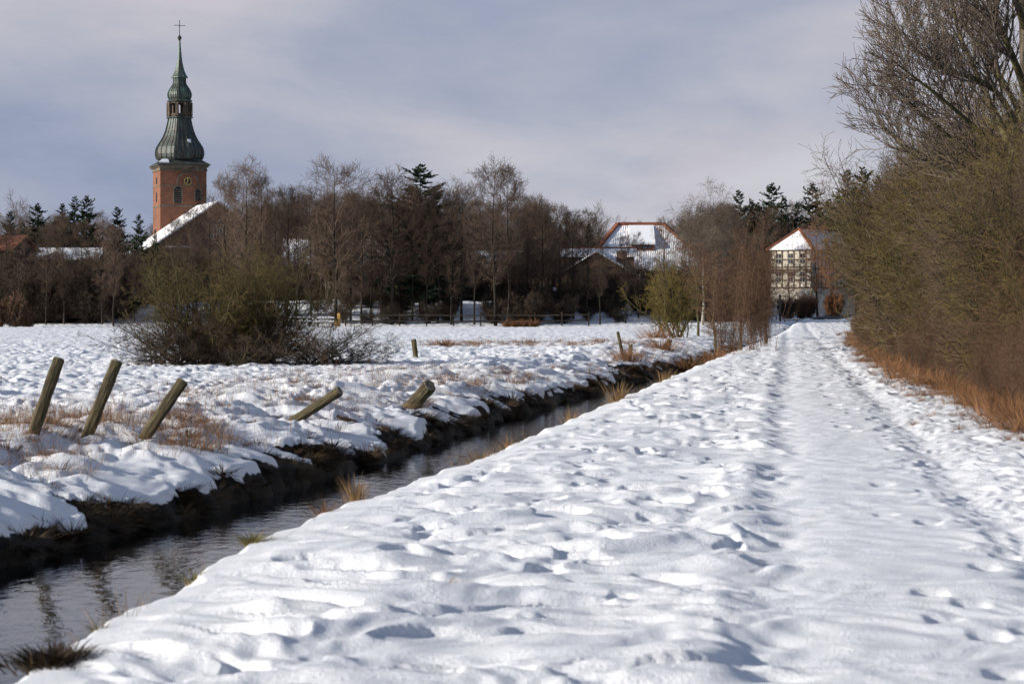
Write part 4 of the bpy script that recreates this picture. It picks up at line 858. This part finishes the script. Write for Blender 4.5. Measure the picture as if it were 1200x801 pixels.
# ------------------------------------------------------------------ grasses
def tuftmesh(seed, n, h, spread, lean, wd_, base): return mesh_np('tuft', *blades(seed, n, h, spread, lean, wd_, base))
def tuft(px, py, Y, n, h, label, mt='drygrass', seed=0, spread=.8, lean=.4, wd_=.004, base=.06, group='tufts of dry grass by the ditch', onto=None):
    if py: Y = solveY(px, py, Y)
    P = at(px, py, Y); z = gz(P.x, P.y)
    if z < -.6: z = -.62
    o = link('grass_tuft', tuftmesh(seed, n, h, spread, lean, wd_, base), M[mt]); o.location = (P.x, P.y, z); tag(o, label, 'grass tuft', group); return o
def edge_px(Y, d=0): x = float(Xn(Y))+d; return CX+x/Y*F
def etuft(Y, d, n, h, label, **kw): return tuft(edge_px(Y, d), 0, Y, n, h, label, **kw)
etuft(11.1, .12, 1200, .15, 'dark brown matted grass clump at the near bottom left corner', mt='wetgrass', seed=1, spread=.9, lean=.5, wd_=.008, base=.10)
etuft(12.3, .06, 70, .10, 'small green grass sprig beside the dark corner clump', mt='greengrass', seed=2, base=.02)
etuft(15.0, .06, 80, .17, 'green brown grass sprig halfway up the near bank edge', mt='greengrass', seed=3, base=.03)
etuft(16.9, .06, 260, .20, 'bushy green and brown grass tuft on the near bank edge', mt='greengrass', seed=4, spread=.9, lean=.6, base=.05)
etuft(19.4, .06, 60, .22, 'thin reddish grass tuft on the near bank edge', mt='drygrass_rust', seed=5, base=.04)
etuft(20.6, .06, 150, .30, 'upright tan reed tuft leaning over the near bank', seed=6, spread=.35, lean=.18, base=.05)
etuft(27.0, .06, 220, .24, 'wide tan grass tuft by the black water at mid ditch', seed=7, spread=.6, lean=.35, base=.16)
etuft(29.0, .06, 90, .2, 'sparse tan grass tuft just beyond the wide one', seed=8, spread=.6, lean=.3, base=.10)
etuft(36.0, .06, 80, .28, 'narrow tan grass tuft farther along the near bank', seed=9, spread=.4, lean=.2, base=.08)
etuft(44.0, .06, 170, .46, 'tall tan grass tuft at the narrowing of the ditch', seed=10, spread=.4, lean=.2, base=.12, wd_=.006)
etuft(56.0, .06, 120, .4, 'tan grass tuft at the far narrow end of the ditch', seed=11, spread=.4, lean=.25, base=.14, wd_=.007)
for px, py, Y, n, h, lab, sd_ in [(519, 690, 13.9, 70, .20, 'tiny bent grass sprig poking out of the smooth verge snow', 20), (236, 745, 11.9, 18, .07, 'tiny rust sprig in the snow left of the verge', 21), (851, 648, 15.9, 16, .08, 'tiny dry sprig on the verge beside the wheel track', 22), (828, 665, 14.9, 18, .09, 'tiny dry sprig left of the wheel track', 23)]:
    tuft(px, py, Y, n, h, lab, mt='drygrass', seed=sd_, spread=1.0, lean=.7, wd_=.006, base=.015, group='sprigs in the verge snow')
def ltuft(px, Y, n, h, lab, py=0, **kw): return tuft(px, py, Y, n, h, lab, **kw)
ltuft(392, 34.2, 420, .40, 'rust brown drooping grass clump below the flat lying post', py=496, mt='drygrass_rust', seed=30, spread=1.5, lean=.7, base=.12, group='grass clumps on the far bank')
ltuft(345, 34.6, 420, .30, 'brown grass mat around the foot of the flat lying post', py=489, mt='drygrass_rust', seed=31, spread=1.3, lean=.9, base=.25, group='grass clumps on the far bank')
ltuft(480, 38.6, 420, .36, 'brown tussock from which the thick post end juts', py=476, mt='drygrass_rust', seed=32, spread=1.3, lean=.8, base=.18, group='grass clumps on the far bank')
ltuft(240, 34, 260, .22, 'flattened rust grass patch right of the three leaning posts', py=497, mt='drygrass_rust', seed=33, spread=1.6, lean=1.2, base=.16, group='grass clumps on the far bank')
ltuft(298, 35, 200, .22, 'small brown clump between the three posts and the flat one', py=494, mt='drygrass_rust', seed=34, spread=1.3, lean=.9, base=.08, group='grass clumps on the far bank')
ltuft(105, 51, 90, .35, 'small curled dark brown tuft in the snow behind the posts', py=452, mt='drygrass_rust', seed=35, spread=1.6, lean=.5, base=.03, group='grass clumps on the far bank')
for i, (px, Y, h) in enumerate([(735, 80, .75), (520, 98, .45), (775, 96, .9), (805, 88, .8), (838, 82, .8), (770, 118, 1.3)]):
    ltuft(px, Y, 420, h, ['brown brush clump around the thin leaning stake', 'low brown grass clump right of the small upright post', 'brown grass clump left of the yellow green bush', 'brown bank grass below the yellow green bush', 'brown bank grass left of the red brown thicket', 'tall dry grass patch left behind the yellow green bush'][i], mt='drygrass_rust', seed=40+i, spread=.7, lean=.4, base=.45 if i else .5, wd_=.008, group='brown grass clumps by the upper ditch')
# uncountable grass
def clumps(mt, lst): 
    out = []
    return out
pA = [link('dry_stalks', tuftmesh(60+i, n, h, sp, ln, wd_, bs_), M[mt]) for i, (n, h, sp, ln, wd_, bs_, mt) in enumerate([(14, .26, .7, .35, .0022, .12, 'drygrass'), (9, .34, .4, .25, .0022, .10, 'drygrass_rust'), (90, .30, 1.3, .8, .004, .16, 'drygrass_rust'), (130, .55, .9, .45, .005, .22, 'drygrass_rust'), (160, .26, 1.8, .9, .005, .10, 'wetgrass'), (60, .34, .6, .3, .008, .3, 'drygrass_rust')])]
for (px, Y, lab, d) in [(60, 29.2, 'sparse thin stalks between the left and middle posts', 0), (186, 30.2, 'sparse reddish stalks right behind the tilted post', 1), (135, 30.4, 'small brown grass clump between middle and tilted posts', 2)]:
    o = pA[d]; x = xat(px, Y); o.location = (x, Y, gz(x, Y)); o.name = 'grass_tuft'; tag(o, lab, 'grass tuft', 'grass clumps on the far bank')
o = pA[3]; x = float(Xh(33))-.05; o.location = (x, 33, gz(x, 33)); o.name = 'grass_tuft'; tag(o, 'orange brown grass clump at the near right foot of the thicket', 'grass tuft')
o = pA[4]; o.name = 'grass_tuft'; x = float(Xl(24))-.02; o.location = (x, 24, -.35); tag(o, 'black brown grass hanging from the bare far bank near the posts', 'grass tuft')
o = pA[5]; o.name = 'grass_tuft'; x = xat(560, 104); o.location = (x, 104, gz(x, 104)); tag(o, 'strip of dry grass right of the small upright post', 'grass tuft')
pts = []
for i in range(2000):       # thin stalks over the near end of the far bank
    Y = g.uniform(22, 60); x = float(Xl(Y))-abs(g.normal())*3.0-.8
    if pn(np.array([x*.5]), np.array([Y*.4]), 90)[0] < -.05 and g.random() < .8: continue
    pts.append((x, Y, gz(x, Y), 1))
for i in range(330): Y = g.uniform(28.6, 33.5); x = xat(g.uniform(-20, 260), Y); pts.append((x, Y, gz(x, Y), 1.05))
for i in range(60): Y = g.uniform(24, 60); x = float(Xl(Y))-g.uniform(.5, 5); pts.append((x, Y, gz(x, Y)-.02, g.uniform(.4, .9)))
scatter('dry_stalks', [[pA[0]], [pA[1]], [pA[0]], [pA[1]], [pA[0]], [pA[1]], [pA[2]]], pts, 'sparse thin dry stalks poking through the bank snow', 'dry grass', 8, .6, 1.3, .15)
pts = []
for i in range(300):
    Y = g.uniform(34, 130); x = xat(g.uniform(-30, 830), Y)
    if x > Xl(Y)-.9: continue
    if pn(np.array([x*.25]), np.array([Y*.12]), 91)[0] < .12: continue
    pts.append((x, Y, gz(x, Y)-.03, g.uniform(.35, .8)))
for i in range(260): Y = g.uniform(97, 112); px = g.uniform(490, 765); x = xat(px, Y); pts.append((x, Y, gz(x, Y), g.uniform(.5, 1)))
for i in range(90): Y = g.uniform(50, 100); x = float(Xl(Y))-g.uniform(.1, 1.6); pts.append((x, Y, gz(x, Y), g.uniform(.4, .9)))
scatter('meadow_grass', [[pA[5]], [pA[2]]], pts, 'patches of brown dry grass showing through the snowy meadow', 'dry grass', 9, .6, 1.1, .1)
pts = []
for i in range(1500):      # ragged dead grass and roots on the bare far bank
    Y = 14*(8.5**g.random()); d = g.uniform(-.02, .62); x = float(Xl(Y))-d
    zz, mm = ground(np.array([x]), np.array([Y]))
    if mm[0] > .5 or zz[0] < -.66: continue
    pts.append((x, Y, float(zz[0])+.02, g.uniform(.45, .9)*(1+.004*Y)))
scatter('bank_grass', [[pA[4]]], pts, 'black brown dead grass on the bare face of the far bank', 'dead grass', 10, .8, 1.2, .3)
pts = []
for i in range(1250):
    Y = 27*(5.8**g.random()); x = float(Xh(Y))+g.normal()*.25+.2-.55*max(0, float(pn(np.array([Y*.5]), np.array([0.]), 95)[0]))
    if pn(np.array([Y*.45]), np.array([0.]), 92)[0] > .3 and x < Xh(Y)+.25: continue
    pts.append((x, Y, gz(x, Y)-.02, g.uniform(.3, 1.0)**1.3*(1-.3*ss(60, 140, Y))))
for i in range(170): Y = g.uniform(27, 60); x = float(Xh(Y))-abs(g.normal())*.5; pts.append((x, Y, gz(x, Y), g.uniform(.25, .5)))
scatter('margin_grass', [[pA[3]], [pA[2]], [pA[3]]], pts, 'orange brown dry grass along the foot of the thicket', 'dry grass', 11, .7, 1.2, .2)
pts = []
for i in range(380):
    Y = 12*(9**g.random()); x = float(Xp(Y))-abs(g.normal())*.7-.15
    if x > Xn(Y)+.4: pts.append((x, Y, gz(x, Y)-.02, g.uniform(.18, .4)))
for i in range(70): Y = 11*(9**g.random()); x = float(Xn(Y))+g.uniform(-.15, .15); pts.append((x, Y, max(gz(x, Y), -.5), g.uniform(.3, .9)))
scatter('verge_sprigs', [[pA[0]]], pts, 'tiny dry sprigs in the snow between ditch and wheel track', 'dry grass', 12, .7, 1.1, .3)
# ------------------------------------------------------------------ fences, benches and small things at the meadow edge
def rail_fence(name, x0, x1, Y, zs, h, step, label, mt='wood', pw=.06, snow=False):
    e = empty(name, (x0, Y, 0), label, 'fence'); n = int((x1-x0)/step)
    for i in range(n+1):
        x = x0+i*(x1-x0)/n; z = gz(x, Y); m_ = MB(); m_.box(x-x0-pw, x-x0+pw, -pw, pw, z-.3, z+h*random.uniform(.97, 1.05)); m_.build('post', M[mt], e)
    for zz in zs:
        m_ = MB()
        for i in range(n):
            xa = x0+i*(x1-x0)/n; xb = x0+(i+1)*(x1-x0)/n; za, zb_ = gz(xa, Y)+zz, gz(xb, Y)+zz
            m_.prism([(xa-x0, -pw-.03, za-.055), (xb-x0, -pw-.03, zb_-.055), (xb-x0, -pw-.03, zb_+.055), (xa-x0, -pw-.03, za+.055)], (0, .028, 0))
        m_.build('rail', M[mt], e)
    return e
rail_fence('rail_fence', xat(405, 209), xat(690, 209), 209, (.45, .95), 1.15, 2.2, 'dark wooden rail fence along the far edge of the meadow', 'bark_dark')
e = empty('ball_fence', (xat(388, 223), 223, 0), 'tall thin wire fence with steel top bar among the alders', 'fence')
n = 13; xa = 0; wv_ = xat(700, 223)-xat(388, 223)
for i in range(n+1):
    x = wv_*i/n; z = gz(x+e.location.x, 223); m_ = MB(); m_.box(x-.04, x+.04, -.04, .04, z-.3, Z_(344, 223)); m_.build('post', M['iron'], e)
m_ = MB(); m_.box(0, wv_, -.05, .05, Z_(344.4, 223), Z_(343.4, 223)); m_.build('top_rail', M['iron'], e)
m_ = MB()
for k in range(4): m_.box(0, wv_, -.012, .012, Z_(349+k*6, 223), Z_(348.8+k*6, 223))
m_.build('wire', M['iron'], e)
def bench(px, py, Y, w_, label, top='snow_cap', wood='wood', back=False, name='picnic_table'):
    x = xat(px, Y); z = gz(x, Y); e = empty(name, (x, Y, z), label, 'bench' if name == 'bench' else 'picnic table')
    h = .75 if name != 'bench' else .45
    m_ = MB(); m_.box(-w_/2, w_/2, -.35, .35, h-.05, h); m_.build('table_top' if name != 'bench' else 'seat', M[wood], e)
    m_ = MB(); m_.box(-w_/2+.03, w_/2-.03, -.33, .33, h+.002, h+.11); m_.build('snow', M[top], e, bevel=.03)
    for sgn in (-1, 1):
        for q in (-1, 1):
            m_ = MB(); m_.prism([(sgn*(w_/2-.2)-.04, q*.25, h-.052), (sgn*(w_/2-.2)+.04, q*.25, h-.052), (sgn*(w_/2-.2)+.04, q*.5, -.1), (sgn*(w_/2-.2)-.04, q*.5, -.1)], (0, .07, 0)); m_.build('leg', M[wood], e)
    if name != 'bench':
        for q in (-1, 1):
            m_ = MB(); m_.box(-w_/2, w_/2, q*.7-.13, q*.7+.13, .40, .45); st_ = m_.build('seat', M[wood], e)
            m_ = MB(); m_.box(-w_/2+.02, w_/2-.02, q*.7-.11, q*.7+.11, .452, .53); m_.build('seat_snow', M[top], st_)
        for sgn in (-1, 1): m_ = MB(); m_.box(sgn*(w_/2-.28)-.03, sgn*(w_/2-.28)+.03, -.8, .8, .33, .398); m_.build('brace', M[wood], e)
    return e
bench(325, 380, 204, 1.4, 'snow topped picnic table, leftmost of three behind the domed bush')
bench(352, 380, 203, 1.9, 'snow topped picnic table, middle of three behind the domed bush')
bench(381, 380, 203, 1.6, 'snow topped picnic table nearest the thickest alder trunk')
m_ = MB(); x = xat(397, 203); m_.box(-.12, .12, -.12, .12, -.2, 1.15); m_.box(-.32, -.16, -.06, .06, -.2, .55); o = m_.build('marker_post', M['wood_yellow'], bevel=.02); o.location = (x, 203, gz(x, 203)); tag(o, 'yellow wooden post at the right end of the picnic tables', 'post')
bench(929, 381, 232, 1.9, 'orange wooden bench with snow cushion where the path ends', wood='wood_orange', name='bench')
bench(924, 362, 262, 1.2, 'small yellow bench far behind the path end', wood='wood_yellow', name='bench')
# information post and pale board by the path end
x = xat(914, 228); m_ = MB(); m_.box(-.11, .11, -.09, .09, -.3, 2.55); o = m_.build('wooden_post', M['timber'], bevel=.015); o.location = (x, 228, gz(x, 228)); tag(o, 'tall dark square post left of the orange bench', 'post')
x = xat(905, 230); e = empty('notice_board', (x, 230, gz(x, 230)), 'pale snow dusted notice board left of the dark post', 'sign')
m_ = MB(); m_.box(-.55, .45, -.03, .03, .35, 1.15); m_.build('board', M['plaster'], e)
for q in (-.5, .4): m_ = MB(); m_.box(q-.04, q+.04, .035, .1, -.3, 1.2); m_.build('leg', M['wood'], e)
m_ = MB(); m_.box(-.6, .5, -.06, .06, .28, .345); m_.build('rail', M['wood'], e)
# lamp, shed, hay coloured hedge, bramble heap
x = xat(650, 221); e = empty('street_lamp', (x, 221, gz(x, 221)), 'thin lamp post with pale globe among the trees', 'lamp'); hh = Z_(338.5, 221)-e.location.z
m_ = MB(); m_.lathe([(.07, -.2), (.05, hh-.25)], 8); m_.build('pole', M['iron'], e)
m_ = MB(); m_.lathe([(.05, hh-.2), (.12, hh-.1), (.16, hh+.02), (.11, hh+.12), (.02, hh+.17)], 12); m_.build('lamp_globe', M['lampglass'], e, smooth=True)
e = empty('shed', (xat(470, 222), 222, 0), 'small black boarded shed with brick flank among the alder trunks', 'shed'); zb = gz(e.location.x, 222); zt = Z_(360, 222)
m_ = MB(); m_.prism([(-1.1, -1, zb-.4), (1.4, -1, zb-.4), (.75, -1, zt), (-.7, -1, zt)], (0, 2, 0)); m_.build('wall', M['shedboard'], e)
m_ = MB(); m_.box(-1.45, -1.12, -.9, .9, zb-.4, zt-.1); m_.build('chimney', M['brick'], e)
m_ = MB(); m_.box(-.75, .8, -1.1, 1.1, zt+.005, zt+.10); m_.build('roof', M['snow_cap'], e, bevel=.02)
HB = shrub(800, 1, 60, 40, .010, 3.0, .3, 12, 4, r0=.02)
for k, (px, lab) in enumerate([(597, 'low rust coloured hedge bush, left of three below the twin alders'), (610, 'low rust coloured hedge bush, middle of three below the twin alders'), (624, 'low rust coloured hedge bush, right of three below the twin alders')]):
    shrub_at(px, 206.5, .75, HB, 1, lab, 'low rust hedge below the alders', ('bark', 'twig_rust'), w_=1.1, rz=k)
for k, (px, Y, h, lab) in enumerate([(-4, 206, 2.4, 'rust brown bramble heap cut by the left edge of the photo'), (18, 206, 2.6, 'tallest rust brown bramble heap left of the meadow'), (33, 206.5, 1.6, 'small rust brown bramble mound beside the tallest heap')]):
    shrub_at(px, Y, h, HB, 1, lab, 'rust bramble heaps', ('bark', 'twig_red'), w_=.5, rz=k*1.3)
for k, (px, Y, h, mt, lab) in enumerate([(893, 238, 2.1, 'twig_dark', 'dark clipped hedge left of the notice board'), (922, 246, 1.9, 'twig_dark', 'dark hedge behind the orange bench'), (939, 248, 2.0, 'twig_red', 'reddish hedge right behind the orange bench'), (948, 252, 2.2, 'twig_red', 'reddish hedge at the bend of the cleared road'), (978, 256, 2.4, 'twig_rust', 'rust hedge between the road bend and the thicket'), (760, 222, 1.8, 'twig_red', 'reddish low hedge left behind the yellow green bush'), (744, 222, 1.7, 'twig_red', 'reddish low hedge in front of the brick house window')]):
    shrub_at(px, Y, h, HB, 1, lab, 'hedges around the village edge', ('bark_dark', mt), w_=.55, rz=k, name='hedge', cat='hedge')
# the cleared bend of the road
rp = []; n = 24
for i in range(n):
    t = i/(n-1); Y = 236+44*t; c = xat(962+22*math.sin(t*1.9), Y); wd_ = 1.5
    for q in (-1, 1): x = c+q*wd_; rp.append((x, Y, gz(x, Y)+.14))
k = np.arange(n-1)*2
tag(link('road', mesh_np('road', rp, np.stack([k, k+1, k+3, k+2], 1)), M['asphalt']), kind='structure')
